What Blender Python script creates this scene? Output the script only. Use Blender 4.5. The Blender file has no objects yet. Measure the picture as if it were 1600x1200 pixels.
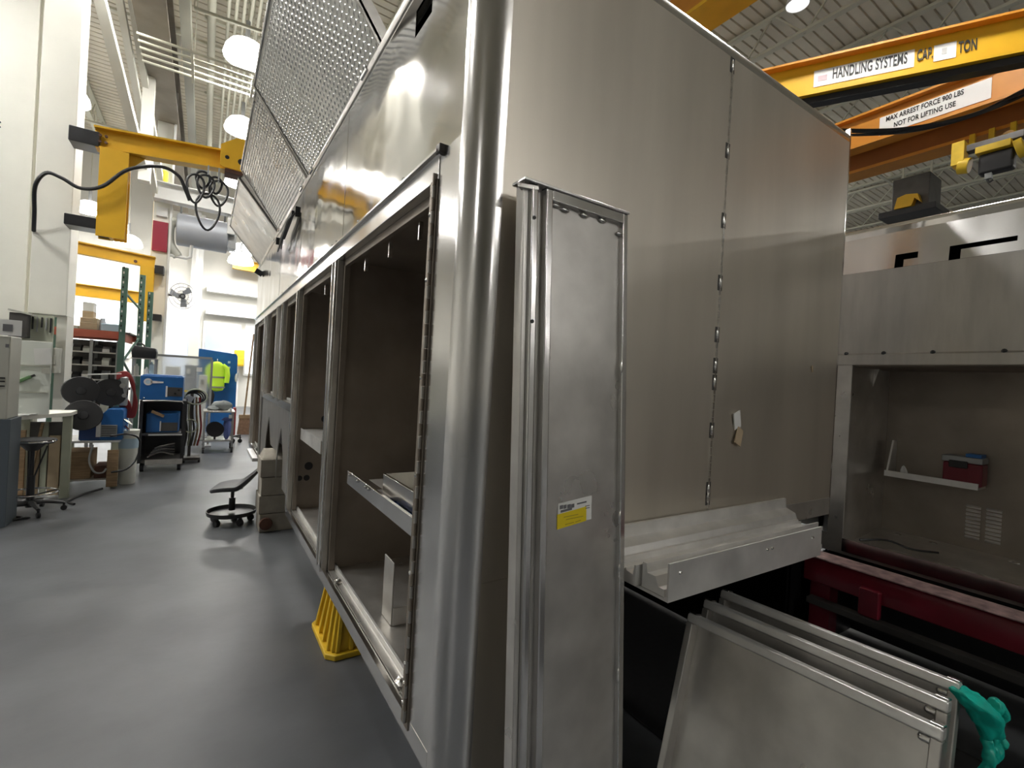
import bpy, bmesh, math, random
from mathutils import Vector, Matrix, noise
R = math.radians
PI = math.pi
random.seed(7)
sc = bpy.context.scene
COL = sc.collection

# ------------------------------------------------------------------ camera, world, exposure
cd = bpy.data.cameras.new('camera'); cam = bpy.data.objects.new('camera', cd); COL.objects.link(cam)
cd.sensor_width = 36; cd.lens = 16.643; cd.clip_start = .02; cd.clip_end = 200
yaw, pitch, roll = R(33.06), R(-.148), R(3.208)
fw = Vector((math.sin(yaw)*math.cos(pitch), math.cos(yaw)*math.cos(pitch), math.sin(pitch)))
rt = Vector((math.cos(yaw), -math.sin(yaw), 0)); up = rt.cross(fw)
rt, up = rt*math.cos(roll) + up*math.sin(roll), up*math.cos(roll) - rt*math.sin(roll)
M3 = Matrix((rt, up, -fw)).transposed().to_4x4(); M3.translation = Vector((0, 0, 1.5))
cam.matrix_world = M3
sc.camera = cam
W = bpy.data.worlds.new('world'); sc.world = W; W.use_nodes = True
W.node_tree.nodes['Background'].inputs[0].default_value = (.8, .85, .9, 1)
W.node_tree.nodes['Background'].inputs[1].default_value = .15
vs = sc.view_settings
vs.view_transform = 'Standard'; vs.look = 'None'; vs.gamma = 1; vs.use_curve_mapping = False
vs.exposure = 0.0
LAMP = 140.0          # radiance of a high bay lens
try:
    sc.cycles.use_denoising = True
    sc.cycles.max_bounces = 8; sc.cycles.glossy_bounces = 6; sc.cycles.diffuse_bounces = 4
    sc.cycles.sample_clamp_indirect = 6
except Exception:
    pass

# ------------------------------------------------------------------ materials
MATS = {}
def mat(name, base, rough=.5, metal=0., nscale=0, namt=.12, bump=0., bscale=8., ramt=0., stretch=(1, 1, 1), emit=None, alpha=1., trans=0., spec=.5):
    if name in MATS: return MATS[name]
    m = bpy.data.materials.new(name); m.use_nodes = True; nt = m.node_tree; b = nt.nodes['Principled BSDF']
    b.inputs['Base Color'].default_value = (*base, 1); b.inputs['Roughness'].default_value = rough
    b.inputs['Metallic'].default_value = metal; b.inputs['Specular IOR Level'].default_value = spec
    if emit:
        b.inputs['Emission Color'].default_value = (*emit[0], 1); b.inputs['Emission Strength'].default_value = emit[1]
    if trans: b.inputs['Transmission Weight'].default_value = trans
    if alpha < 1: b.inputs['Alpha'].default_value = alpha
    if nscale or bump or ramt:
        tc = nt.nodes.new('ShaderNodeTexCoord'); mp = nt.nodes.new('ShaderNodeMapping')
        mp.inputs['Scale'].default_value = stretch
        nt.links.new(tc.outputs['Object'], mp.inputs['Vector'])
    if nscale:
        n = nt.nodes.new('ShaderNodeTexNoise'); n.inputs['Scale'].default_value = nscale; n.inputs['Detail'].default_value = 5
        nt.links.new(mp.outputs[0], n.inputs['Vector'])
        mr = nt.nodes.new('ShaderNodeMapRange'); mr.inputs[1].default_value = .3; mr.inputs[2].default_value = .7
        mr.inputs[3].default_value = 1-namt; mr.inputs[4].default_value = 1+namt
        nt.links.new(n.outputs[0], mr.inputs[0])
        mx = nt.nodes.new('ShaderNodeVectorMath'); mx.operation = 'SCALE'; mx.inputs[0].default_value = base
        nt.links.new(mr.outputs[0], mx.inputs['Scale']); nt.links.new(mx.outputs[0], b.inputs['Base Color'])
        if ramt:
            r2 = nt.nodes.new('ShaderNodeMapRange'); r2.inputs[1].default_value = .3; r2.inputs[2].default_value = .7
            r2.inputs[3].default_value = max(.02, rough-ramt); r2.inputs[4].default_value = rough+ramt
            n2 = nt.nodes.new('ShaderNodeTexNoise'); n2.inputs['Scale'].default_value = nscale*.6; n2.inputs['Detail'].default_value = 4
            nt.links.new(mp.outputs[0], n2.inputs['Vector'])
            nt.links.new(n2.outputs[0], r2.inputs[0]); nt.links.new(r2.outputs[0], b.inputs['Roughness'])
    if bump:
        n3 = nt.nodes.new('ShaderNodeTexNoise'); n3.inputs['Scale'].default_value = bscale; n3.inputs['Detail'].default_value = 2
        nt.links.new(tc.outputs['Object'], n3.inputs['Vector'])
        bp = nt.nodes.new('ShaderNodeBump'); bp.inputs['Strength'].default_value = 1; bp.inputs['Distance'].default_value = bump
        nt.links.new(n3.outputs[0], bp.inputs['Height']); nt.links.new(bp.outputs[0], b.inputs['Normal'])
    MATS[name] = m
    return m
alu_end = mat('brushed_aluminium', (.68, .63, .55), .36, .82, 2.0, .08, .0015, 1.2, .03, (2.5, 1, .35))
alu_pol = mat('polished_aluminium', (.80, .79, .77), .10, 1, 2.0, .05, .012, 1.5, .04)
alu_cor = mat('bright_aluminium_extrusion', (.80, .79, .78), .20, 1, 6.0, .06, .001, 3, .05, (1, 1, .3))
alu_mill = mat('mill_aluminium', (.62, .60, .57), .34, .82, 7.0, .14, .002, 5, .08)
alu_pale = mat('pale_aluminium', (.80, .79, .77), .42, .7, 9.0, .10, .001, 6, .08)
alu_int = mat('shade_toned_aluminium', (.30, .26, .22), .50, .75, 4.0, .16, .003, 4, .08)  # aluminium darkened so the compartments read as shaded
alu_b2 = mat('darker_brushed_aluminium', (.50, .48, .45), .34, .85, 3.0, .10, .004, 1.6, .05, (1, 6, 1))
alu_tread = mat('tread_plate_aluminium', (.72, .72, .71), .28, 1, 3.0, .1, .002, 3, .06)
alu_dark = mat('dark_steel', (.12, .115, .11), .5, .8, 5, .2)  # dark steel tone shared by many parts
weldm = mat('weld_metal', (.75, .74, .72), .25, 1, 40, .3)
weldburn = mat('weld_burn', (.10, .095, .09), .5, .6, 30, .3)
black = mat('black_plastic', (.015, .015, .017), .42)
blackm = mat('black_paint', (.02, .02, .022), .35, 0, 8, .2)
void = mat('shade_black', (.006, .006, .006), 1, spec=0)  # reflects nothing, used where deep shade is wanted
rubber = mat('rubber', (.018, .018, .02), .6)
grey_seat = mat('grey_urethane', (.05, .05, .055), .5, 0, 60, .1)
cream = mat('cream_paint', (.82, .81, .73), .45, 0, 1.5, .05)
creamd = mat('grey_cream_paint', (.50, .50, .44), .5, 0, 1.5, .06)
yellow = mat('crane_yellow', (.74, .42, .02), .42, 0, 3, .08)
yellow2 = mat('safety_yellow', (.75, .50, .03), .45, 0, 6, .15)
orange = mat('crane_orange', (.60, .24, .025), .5, 0, 3, .12)
orange_d = mat('dark_crane_orange', (.30, .10, .02), .55, 0, 3, .15)
red = mat('red_paint', (.16, .010, .022), .3, 0, 6, .2)
redsign = mat('red_board', (.36, .03, .06), .5)
brick_red = mat('rack_beam_red', (.42, .10, .06), .5, 0, 5, .15)
green = mat('rack_green', (.10, .19, .15), .5, 0, 5, .15)
blue = mat('welder_blue', (.015, .12, .36), .38, 0, 5, .1)
blue_d = mat('dark_blue', (.02, .05, .16), .45, 0, 5, .15)
white = mat('white_paper', (.82, .82, .80), .7)
white_board = mat('white_laminate', (.72, .75, .70), .4, 0, 2, .04)
concrete = mat('polished_concrete', (.102, .107, .115), .38, 0, 1.3, .28, .0006, 18, .04, spec=.4)
wallm = mat('hall_wall', (.66, .65, .60), .6, 0, .6, .05)
wall_blue = mat('pale_blue_film', (.50, .56, .68), .35, 0, 2, .06)
deck = mat('roof_deck', (.76, .71, .59), .6, 0, 1.2, .12)
joistm = mat('joist_paint', (.66, .65, .54), .55)
cardboard = mat('cardboard', (.46, .36, .24), .8, 0, 8, .1)
crib = mat('crib_block', (.33, .30, .25), .75, 0, 9, .15)
wood = mat('rough_wood', (.30, .20, .11), .75, 0, 6, .25, stretch=(1, 8, 8))
rust = mat('rusty_cap', (.10, .045, .03), .8, 0, 12, .3)
hivis = mat('hi_vis_yellow', (.62, .95, .05), .7)
greystripe = mat('grey_stripe', (.25, .28, .22), .5)
teal = mat('teal_rubber', (.0, .42, .33), .42, 0, 20, .1)
redhose = mat('red_hose', (.28, .03, .03), .5)
greyduct = mat('grey_duct', (.42, .44, .48), .45, .2, 1, .05)
greymet = mat('grey_metal', (.35, .36, .36), .45, .3, 4, .1)
greenboard = mat('green_beige_board', (.42, .44, .34), .6, 0, 4, .08)
greenfelt = mat('green_grip', (.12, .25, .10), .6)
chrome = mat('chrome', (.85, .85, .85), .12, 1)
buck = mat('bucket_plastic', (.72, .73, .66), .5, 0, 5, .06)
lblue = mat('pale_blue_label', (.45, .60, .70), .6)
greybag = mat('grey_cloth', (.20, .22, .22), .85, 0, 10, .2)
bluebag = mat('blue_cloth', (.10, .14, .36), .8, 0, 8, .2)
darkglass = mat('dark_glass', (.02, .02, .02), .1)
stickY = mat('yellow_sticker', (.80, .62, .01), .55)
ink = mat('grey_ink', (.16, .16, .17), .7)
inkb = mat('black_ink', (.02, .02, .02), .7)
clearp = mat('clear_plastic', (.86, .87, .84), .14, 0, trans=.92, spec=.4)
lensm = mat('lamp_lens', (1, 1, 1), .5, emit=((1, .98, .94), LAMP))
shade_m = mat('emissive_shade', (.9, .9, .88), .4, emit=((1, .97, .92), 6))  # emission added to the shades to brighten the ceiling
dimlens = mat('dim_lamp_lens', (.9, .9, .9), .5, emit=((1, 1, 1), 1.2))
winm = mat('daylit_pane', (.9, .95, 1), .5, emit=((.88, .95, 1), .8))
whitepaint = mat('white_paint', (.8, .8, .78), .45)

# ------------------------------------------------------------------ mesh helpers
def orient(d):
    d = Vector(d).normalized(); a = Vector((0, 0, 1)) if abs(d.z) < .95 else Vector((1, 0, 0))
    x = a.cross(d).normalized(); return x, d.cross(x), d
def wloc(p):
    v = Vector((0, 0, 0))
    while p is not None: v += p.location; p = p.parent
    return v
class MB:
    def __init__(s): s.v = []; s.f = []
    def box(s, x0, x1, y0, y1, z0, z1):
        n = len(s.v)
        s.v += [Vector((x, y, z)) for z in (z0, z1) for y in (y0, y1) for x in (x0, x1)]
        for q in ((0, 2, 3, 1), (4, 5, 7, 6), (0, 1, 5, 4), (2, 6, 7, 3), (0, 4, 6, 2), (1, 3, 7, 5)): s.f.append([n+i for i in q])
        return s
    def obb(s, c, size, X=(1, 0, 0), Y=(0, 1, 0), Z=None):
        X = Vector(X).normalized(); Y = Vector(Y).normalized(); Z = Vector(Z).normalized() if Z is not None else X.cross(Y)
        n = len(s.v); c = Vector(c); a, b, h = [k/2 for k in size]
        s.v += [c + X*i*a + Y*j*b + Z*k*h for k in (-1, 1) for j in (-1, 1) for i in (-1, 1)]
        for q in ((0, 2, 3, 1), (4, 5, 7, 6), (0, 1, 5, 4), (2, 6, 7, 3), (0, 4, 6, 2), (1, 3, 7, 5)): s.f.append([n+i for i in q])
        return s
    def bar(s, p0, p1, w, h):
        p0 = Vector(p0); p1 = Vector(p1); x, y, d = orient(p1-p0)
        return s.obb((p0+p1)/2, (w, h, (p1-p0).length), x, y, d)
    def cyl(s, p0, p1, r0, r1=None, n=14, caps=True):
        r1 = r0 if r1 is None else r1; p0 = Vector(p0); p1 = Vector(p1); x, y, d = orient(p1-p0); k = len(s.v)
        for p, r in ((p0, r0), (p1, r1)):
            s.v += [p + x*r*math.cos(2*PI*i/n) + y*r*math.sin(2*PI*i/n) for i in range(n)]
        for i in range(n): j = (i+1) % n; s.f.append([k+i, k+j, k+n+j, k+n+i])
        if caps: s.f.append([k+i for i in range(n)][::-1]); s.f.append([k+n+i for i in range(n)])
        return s
    def tube(s, pts, r, n=8, closed=False):
        pts = [Vector(p) for p in pts]; k = len(s.v); m = len(pts); prev = None
        for i, p in enumerate(pts):
            a = pts[(i-1) % m] if closed or i else p; b = pts[(i+1) % m] if closed or i < m-1 else p
            t = (b-a).normalized()
            if prev is None: x = orient(t)[0]
            else: x = (prev - t*prev.dot(t)).normalized()
            prev = x; y = t.cross(x); rr = r[i] if isinstance(r, (list, tuple)) else r
            s.v += [p + x*rr*math.cos(2*PI*j/n) + y*rr*math.sin(2*PI*j/n) for j in range(n)]
        for i in range(m if closed else m-1):
            a = k+i*n; b = k+((i+1) % m)*n
            for j in range(n): q = (j+1) % n; s.f.append([a+j, a+q, b+q, b+j])
        if not closed: s.f.append([k+j for j in range(n)][::-1]); s.f.append([k+(m-1)*n+j for j in range(n)])
        return s
    def prism(s, poly, axis, a0, a1):
        # poly: 2D points in the two remaining axes (x->(y,z), y->(x,z), z->(x,y))
        k = len(s.v); n = len(poly)
        for a in (a0, a1):
            for p, q in poly: s.v.append(Vector({'x': (a, p, q), 'y': (p, a, q), 'z': (p, q, a)}[axis]))
        for i in range(n): j = (i+1) % n; s.f.append([k+i, k+j, k+n+j, k+n+i])
        s.f.append([k+i for i in range(n)][::-1]); s.f.append([k+n+i for i in range(n)])
        return s
    def lathe(s, prof, c=(0, 0, 0), n=20, axis=(0, 0, 1)):
        x, y, d = orient(axis); c = Vector(c); k = len(s.v)
        for r, h in prof: s.v += [c + d*h + x*r*math.cos(2*PI*i/n) + y*r*math.sin(2*PI*i/n) for i in range(n)]
        for a in range(len(prof)-1):
            for i in range(n): j = (i+1) % n; s.f.append([k+a*n+i, k+a*n+j, k+(a+1)*n+j, k+(a+1)*n+i])
        s.f.append([k+i for i in range(n)][::-1]); s.f.append([k+(len(prof)-1)*n+i for i in range(n)])
        return s
    def loft(s, rings, caps=True):
        k = len(s.v); n = len(rings[0])
        for r in rings: s.v += [Vector(p) for p in r]
        for a in range(len(rings)-1):
            for i in range(n): j = (i+1) % n; s.f.append([k+a*n+i, k+a*n+j, k+(a+1)*n+j, k+(a+1)*n+i])
        if caps: s.f.append([k+i for i in range(n)][::-1]); s.f.append([k+(len(rings)-1)*n+i for i in range(n)])
        return s
    def ball(s, c, r, sx=1, sy=1, sz=1, n=10, wob=0):
        m = n//2+1; rings = []
        for a in range(m+1):
            t = PI*max(.02, min(.98, a/m))
            rings.append([Vector((c[0]+sx*r*math.sin(t)*math.cos(2*PI*i/n), c[1]+sy*r*math.sin(t)*math.sin(2*PI*i/n), c[2]-sz*r*math.cos(t))) for i in range(n)])
        if wob:
            rings = [[p + noise.noise_vector(p*6/r*.3)*wob for p in q] for q in rings]
        return s.loft(rings)
    def build(s, name, m, parent=None, origin=None, local=False, bevel=0, seg=2, smooth=True, sub=0):
        me = bpy.data.meshes.new(name); o = bpy.data.objects.new(name, me); COL.objects.link(o)
        off = Vector((0, 0, 0))
        if parent is not None:
            o.parent = parent
            if not local: off = wloc(parent)
        elif origin is not None: off = Vector(origin); o.location = off
        me.from_pydata([tuple(p-off) for p in s.v], [], s.f)
        bm = bmesh.new(); bm.from_mesh(me); bmesh.ops.recalc_face_normals(bm, faces=bm.faces[:]); bm.to_mesh(me); bm.free()
        me.materials.append(m)
        if smooth:
            me.polygons.foreach_set('use_smooth', [True]*len(me.polygons)); me.set_sharp_from_angle(angle=R(38))
        if bevel:
            bv = o.modifiers.new('bevel', 'BEVEL'); bv.width = bevel; bv.segments = seg; bv.limit_method = 'ANGLE'; bv.angle_limit = R(40); bv.harden_normals = True
        if sub:
            sb = o.modifiers.new('sub', 'SUBSURF'); sb.levels = sub; sb.render_levels = sub
        return o
def B(*a): return MB().box(*a)
def thing(name, label, cat, loc=(0, 0, 0), rotz=0, group=None):
    o = bpy.data.objects.new(name, None); COL.objects.link(o); o.empty_display_size = .1
    o.location = loc; o.rotation_euler = (0, 0, rotz); o['label'] = label; o['category'] = cat
    if group: o['group'] = group
    return o
def tag(o, label, cat, group=None):
    o['label'] = label; o['category'] = cat
    if group: o['group'] = group
    return o
def struct(o, label=None):
    o['kind'] = 'structure'
    if label: o['label'] = label
    return o
def copy_tree(o, parent=None):
    c = o.copy(); COL.objects.link(c)
    if parent is not None: c.parent = parent
    for ch in list(o.children): copy_tree(ch, c)
    return c
def clone(o, loc, parent):      # a piece sharing its mesh
    c = o.copy(); COL.objects.link(c); c.parent = parent; c.location = loc
    return c
def arc(c0, c1, r, a0, a1, n=8): return [(c0+r*math.cos(R(a0+(a1-a0)*i/n)), c1+r*math.sin(R(a0+(a1-a0)*i/n))) for i in range(n+1)]
def spline(pts, n=6):
    P = [Vector(p) for p in pts]; P = [P[0]*2-P[1]] + P + [P[-1]*2-P[-2]]; out = []
    for i in range(1, len(P)-2):
        a, b, c, d = P[i-1:i+3]
        for k in range(n):
            t = k/n; out.append(.5*((2*b)+(c-a)*t+(2*a-5*b+4*c-d)*t*t+(3*b-a-3*c+d)*t**3))
    out.append(P[-2]); return out
def text(body, size, m, parent, loc, ux, uz, extr=.002, name='lettering', sx=1.0, align='LEFT'):
    c = bpy.data.curves.new(name, 'FONT'); c.body = body; c.size = size; c.extrude = extr; c.align_x = align; c.align_y = 'CENTER'; c.offset = size*.022; c.space_character = 1.04
    o = bpy.data.objects.new(name, c); COL.objects.link(o); o.parent = parent
    X = Vector(ux).normalized(); Z = Vector(uz).normalized(); N = X.cross(Z)
    mtx = Matrix((X*sx, Z, N)).transposed().to_4x4(); mtx.translation = Vector(loc) - wloc(parent)
    c.materials.append(m); bpy.context.view_layer.update()
    me = bpy.data.meshes.new_from_object(o.evaluated_get(bpy.context.evaluated_depsgraph_get())); me.name = name
    bpy.data.objects.remove(o); bpy.data.curves.remove(c)
    o = bpy.data.objects.new(name, me); COL.objects.link(o); o.parent = parent; o.matrix_local = mtx
    return o

# ------------------------------------------------------------------ the hall
X0, X1, Y0, Y1, ZC = -14, 42, -26, 21, 9.0
struct(B(X0, X1, Y0, Y1, -.2, 0).build('floor', concrete))
struct(B(X0-.3, X0, Y0, Y1, 0, ZC).build('wall_left', wallm))
struct(B(X1, X1+.3, Y0, Y1, 0, ZC).build('wall_right', wallm))
struct(B(X0, X1, Y0-.3, Y0, 0, ZC).build('wall_front', wallm))
wb_ = struct(B(X0, X1, Y1, Y1+.3, 0, ZC).build('wall_back', wallm))
# roof deck with real ribs running along x
prof = []; y = Y0; pitch_ = .20
while y < Y1:
    prof += [(y, ZC), (y+.158, ZC), (y+.163, ZC+.04), (y+.195, ZC+.04)]; y += pitch_
prof += [(Y1, ZC), (Y1, ZC+.2), (Y0, ZC+.2)]
roof = struct(MB().prism(prof, 'x', X0, X1).build('ceiling', deck, smooth=False))
def joist(x):
    b = MB(); zt, zb = ZC-.06, ZC-.75
    b.box(x-.06, x+.06, Y0, Y1, zt-.06, zt); b.box(x-.06, x+.06, Y0, Y1, zb, zb+.06)
    y = Y0; k = 0
    while y < Y1-.6:
        b.bar((x, y, zb if k % 2 else zt), (x, y+.6, zt if k % 2 else zb), .03, .03); y += .6; k += 1
    return b
for x in range(X0+1, X1, 2): joist(x).build('joist', joistm, roof, smooth=False)
for yy in (-6, 0, 6, 12, 18):
    B(X0, X1, yy-.03, yy+.03, ZC-.80, ZC-.75).build('bridging_bar', joistm, roof, smooth=False)
# conduits below the roof, far left
cg = thing('conduit_rack', 'five thin parallel cream conduits hung high beneath the roof on the left', 'conduit', (.1, 9.9, 6.6))
for i in range(5):
    MB().cyl((-1.12, 9.55+i*.2, 6.62), (1.6, 9.5+i*.2, 6.62), .022, n=8).build('conduit', joistm, cg)
for xx in (-.40, .5, 1.5):
    MB().box(xx-.02, xx+.02, 9.45, 10.45, 6.56, 6.59).bar((xx, 10.42, 6.58), (xx, 10.42, 8.9), .015, .015).build('hanger', joistm, cg)
pg = thing('pipe_bank', 'bank of vertical looking grey sprinkler pipes running under the roof above the lamps', 'pipe', (.2, 12, 8))
for i, xx in enumerate((-.18, .08, .2, .32, .44, .56)):
    MB().cyl((xx, 8, 8.05), (xx, 20.5, 8.05), .07 if i == 0 else .03, n=10).build('pipe', joistm, pg)
for yy in (8.5, 11, 14, 17.5):
    B(-.3, .7, yy-.03, yy+.03, 8.12, 8.18).bar((-.25, yy, 8.15), (-.25, yy, 8.95), .02, .02).bar((.65, yy, 8.15), (.65, yy, 8.95), .02, .02).build('pipe_hanger', joistm, pg)
t = tag(MB().cyl((-.4, 9.48, 7.3), (1.4, 9.3, 7.3), .03, n=8).bar((-.4, 9.48, 7.3), (-.4, 9.48, 8.3), .015, .015).bar((1.2, 9.32, 7.3), (1.2, 9.32, 8.3), .015, .015).build('sprinkler_pipe', joistm, origin=(.4, 9.4, 7.3)),
        'single thin pale pipe crossing below the conduits near the yellow boom', 'pipe')

# back wall: girts, doors, panels
for z in (3.40, 4.22):
    struct(B(-.05, 6, 20.62, 21, z, z+.22).build('trim_1' if z < 4 else 'trim_2', whitepaint))
struct(B(-.55, -.2, 20.5, 21, 0, 6.9).build('trim_3', whitepaint, bevel=.01))
tag(MB().cyl((-.38, 20.3, 0), (-.38, 20.3, 6.9), .06).cyl((-.38, 20.3, 3.2), (-.2, 20.3, 3.2), .05).build('drain_pipe', whitepaint, origin=(-.38, 20.3, 0)),
    'white vertical pipe against the bright back wall beside the girts', 'pipe')
d = struct(B(-.1, 1.12, 20.9, 21.0, 0, 3.15).build('door_1', whitepaint))
B(-.02, .80, 20.86, 20.9, 1.0, 2.95).build('door_film', wall_blue, d); B(.84, 1.04, 20.86, 20.9, .3, 2.95).build('door_pane', winm, d)
MB().cyl((1.08, 20.8, 1.1), (1.08, 20.8, 1.3), .02).build('door_handle', chrome, d)
w1 = struct(B(1.25, 2.9, 20.92, 21.02, 1.2, 3.2).build('window_1', whitepaint))
B(1.32, 2.06, 20.88, 20.93, 1.28, 3.1).build('pane', winm, w1); B(2.12, 2.83, 20.88, 20.93, 1.28, 3.1).build('pane', winm, w1)
t = thing('film_covered_sheet', 'tall sheet wrapped in pale blue film standing left of the back door', 'sheet', (-.75, 19.9, 0))
B(-1.12, -.5, 19.9, 19.96, 0, 3.4).build('sheet', wall_blue, t); B(-.5, -.2, 19.88, 19.98, 0, 3.42).build('edge_board', creamd, t)
w2 = struct(B(-7, -2.2, 20.9, 21.02, 1.6, 3.6).build('window_2', whitepaint))
for i in range(4): B(-6.9+i*1.17, -5.85+i*1.17, 20.86, 20.92, 1.7, 3.5).build('pane', winm, w2)

# columns
def ibeam(b, x0, x1, y0, y1, z0, z1, tf=.03, along='z'):
    b.box(x0, x1, y0, y0+tf, z0, z1); b.box(x0, x1, y1-tf, y1, z0, z1); b.box((x0+x1)/2-tf/2, (x0+x1)/2+tf/2, y0, y1, z0, z1); return b
t = thing('steel_column', 'nearest broad cream building column, box shaped, behind the white board', 'column', (-1.74, 8.75, 0))
B(-1.93, -1.56, 8.5, 8.95, 2.05, ZC).build('column_box', cream, t, bevel=.01)
B(-1.66, -1.56, 8.55, 8.95, 0, 2.05).build('lower_post', cream, t); B(-1.93, -1.88, 8.55, 8.95, 0, 2.05).build('lower_post', cream, t)
t = thing('steel_column', 'cream flanged column at the left edge beside the box shaped column', 'column', (-2.2, 8.9, 0))
B(-2.42, -2.02, 8.75, 8.79, 0, ZC).build('flange', cream, t); B(-2.24, -2.2, 8.79, 9.25, 0, ZC).build('web', cream, t); B(-2.42, -2.02, 9.25, 9.29, 0, ZC).build('flange', cream, t)
for z in (3.0, 3.06, 4.4, 4.46):
    for xx in (-2.36, -2.33): MB().cyl((xx, 8.74, z), (xx, 8.75, z), .012, n=8).build('bolt', blackm, t)
t = thing('steel_column', 'distant cream column with a red board and black brackets', 'column', (-.92, 13.3, 0))
B(-1.10, -.80, 13.2, 13.5, 0, ZC).build('column_box', cream, t, bevel=.01)
B(-.80, -.76, 13.15, 13.2, 0, ZC).build('edge_rail', whitepaint, t)
B(-1.09, -.82, 13.14, 13.2, 3.98, 4.63).build('red_board', redsign, t)
B(-1.04, -.84, 13.14, 13.2, 4.75, 4.95).build('pale_plate', whitepaint, t)
# brace between columns
t = thing('column_bracing', 'white steel K bracing and crane runway girder beyond the near column', 'bracing', (-1.1, 10.5, 4.7))
B(-1.2, -1.02, 11.3, 11.5, 4.9, 7.0).build('post', cream, t)
MB().bar((-1.55, 8.9, 6.9), (-1.12, 11.4, 5.1), .14, .1).build('brace', cream, t)
MB().bar((-1.5, 8.9, 7.9), (-1.05, 13.2, 5.1), .1, .1).build('brace', cream, t)
MB().bar((-1.42, 8.9, 8.4), (-.95, 13.2, 5.3), .1, .1).build('brace', cream, t)
g = MB(); g.box(-1.15, -.72, 7.5, 20.5, 7.55, 7.6); g.box(-.95, -.91, 7.5, 20.5, 6.9, 7.55); g.box(-1.15, -.72, 7.5, 20.5, 6.85, 6.9)
g.build('runway_girder', mat('shaded_girder_paint', (.24, .21, .17), .6, 0, 2, .2), t); B(-.60, -.45, 7.5, 20.5, 7.2, 7.45).build('girder_rail', creamd, t)  # girder colour darkened to carry its shade

# lamps
def high_bay(lens):
    r = thing('high_bay_lamp', '', 'lamp')
    MB().lathe([(.05, .33), (.16, .32), (.27, .26), (.34, .15), (.37, .03), (.36, 0), (.345, 0), (.32, .10), (.12, .24)]).build('lamp_shade', shade_m if lens is lensm else whitepaint, r, local=True)
    MB().lathe([(.02, .0), (.20, -.005), (.335, .02), (.33, .04), (.02, .045)]).build('lens', lens, r, local=True)
    MB().cyl((0, 0, .33), (0, 0, .70), .04, n=10).build('ballast', greymet, r, local=True)
    h = MB().cyl((0, 0, 0), (0, 0, 1.0), .012, n=6).build('hanger_rod', joistm, r, local=True); h.location.z = .7; h.scale.z = 1.3
    return r
hb = high_bay(lensm)
vis = [((.38, 9.9, 7.0), 'nearest and largest glowing high bay lamp above the aisle'),
       ((.487, 12.93, 7.0), 'second glowing lamp from the front, just above the yellow boom end'),
       ((.606, 16.74, 7.0), 'third glowing lamp, below the yellow boom end plate'),
       ((.89, 19.0, 5.45), 'glowing lamp over the yellow beam at the far back wall'),
       ((.82, 17.5, 4.81), 'smallest low glowing lamp near the far back wall'),
       ((-3.1, 19.0, 5.9), 'glowing lamp left of the yellow crane mast'),
       ((-2.16, 19.0, 5.1), 'glowing lamp just over the lower yellow boom'),
       ((-4.35, 19.0, 4.38), 'tiny glowing lamp in the gap between the two near columns')]
first = True
def put(loc, label, group):
    global first
    o = hb if first else copy_tree(hb); first = False
    o.location = loc; o['label'] = label; o['group'] = group
    for c in o.children:
        if c.name.startswith('hanger_rod'): c.scale.z = ZC-.7-loc[2]
    return o
for loc, lab in vis: put(loc, lab, 'high bay lamps over the aisle')
rods = []
hid = [(-1.38, 8.57), (-2.7, 13.9), (-5.5, 9.5), (-5.5, 15), (-9, 9), (-9, 14), (4.15, 12.9), (11, 15), (17, 14), (4.2, 16.5),  # unseen lamps: a few match reflections, most are added fill light
       (24, 12), (33, 12), (-4.3, 4.1), (5.0, 1.7), (2, -19), (10, -13), (17, -19), (20, -11), (28, -16), (8, -22), (2.4, -6.9), (3.5, -12), (6.5, -11.5), (-3.3, 6.4), (18, -2), (24, -5), (14, 8.5), (18, 8.8), (10, 8.5), (-11, -5)]
for x, y in hid: put((x, y, 7.0), 'unseen high bay lamp added for fill light and reflections in the metal', 'high bay lamps outside the photo')
dl = high_bay(dimlens); dl.location = (8.06, 4.26, 8.1); dl.scale = (.5, .5, .5); dl['label'] = 'pale unlit looking lamp under the roof above the crane beams'; dl['group'] = 'high bay lamps over the aisle'

# ------------------------------------------------------------------ the big metal body
XS, YE, ZS, ZT, YF = .567, 1.108, .40, 2.87, 7.46
body = thing('truck_body', 'large unpainted aluminium truck body with a row of open compartments and raised lids', 'truck body', (XS, YE, ZS))
r_ = .09
q = arc(XS+r_, YE+r_, r_, 180, 270) + [(XS+r_, YE+.012)] + arc(XS+r_, YE+r_, r_-.012, 270, 180) 
MB().prism(q, 'z', .402, 2.95).build('corner_post', alu_cor, body)
B(XS, XS+.012, YE+r_, 1.335, .44, 2.18).build('corner_flange', alu_cor, body)
# end face
wx = 1.652
B(XS+r_, wx-.002, YE, YE+.012, .95, 2.80).build('end_panel', alu_end, body)
B(wx+.002, 2.66, YE, YE+.012, .95, 2.80).build('end_panel', alu_end, body)
B(XS+r_, 1.12, YE, YE+.012, .40, .949).build('lower_end_panel', alu_end, body)
sb = MB()
for i in range(60):
    z = 1.03 + i*(1.76/60); sb.box(wx-.0035-random.random()*.002, wx+.0035+random.random()*.002, YE-.003-random.random()*.0015, YE, z, z+1.76/60*.93)
sb.build('weld_seam', weldm, body, smooth=False)
for z in (2.77, 2.44, 2.17, 1.93, 1.73, 1.61, 1.545, 1.36, 1.13, 1.10):
    w = MB().ball((wx, YE-.002, z), .010, 1.0, .5, 2.2, 10).build('tack_weld', weldm, body)
    B(wx-.014, wx+.014, YE-.0012, YE, z-.03, z+.03).build('weld_burn', weldburn, body, bevel=.004)
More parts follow.
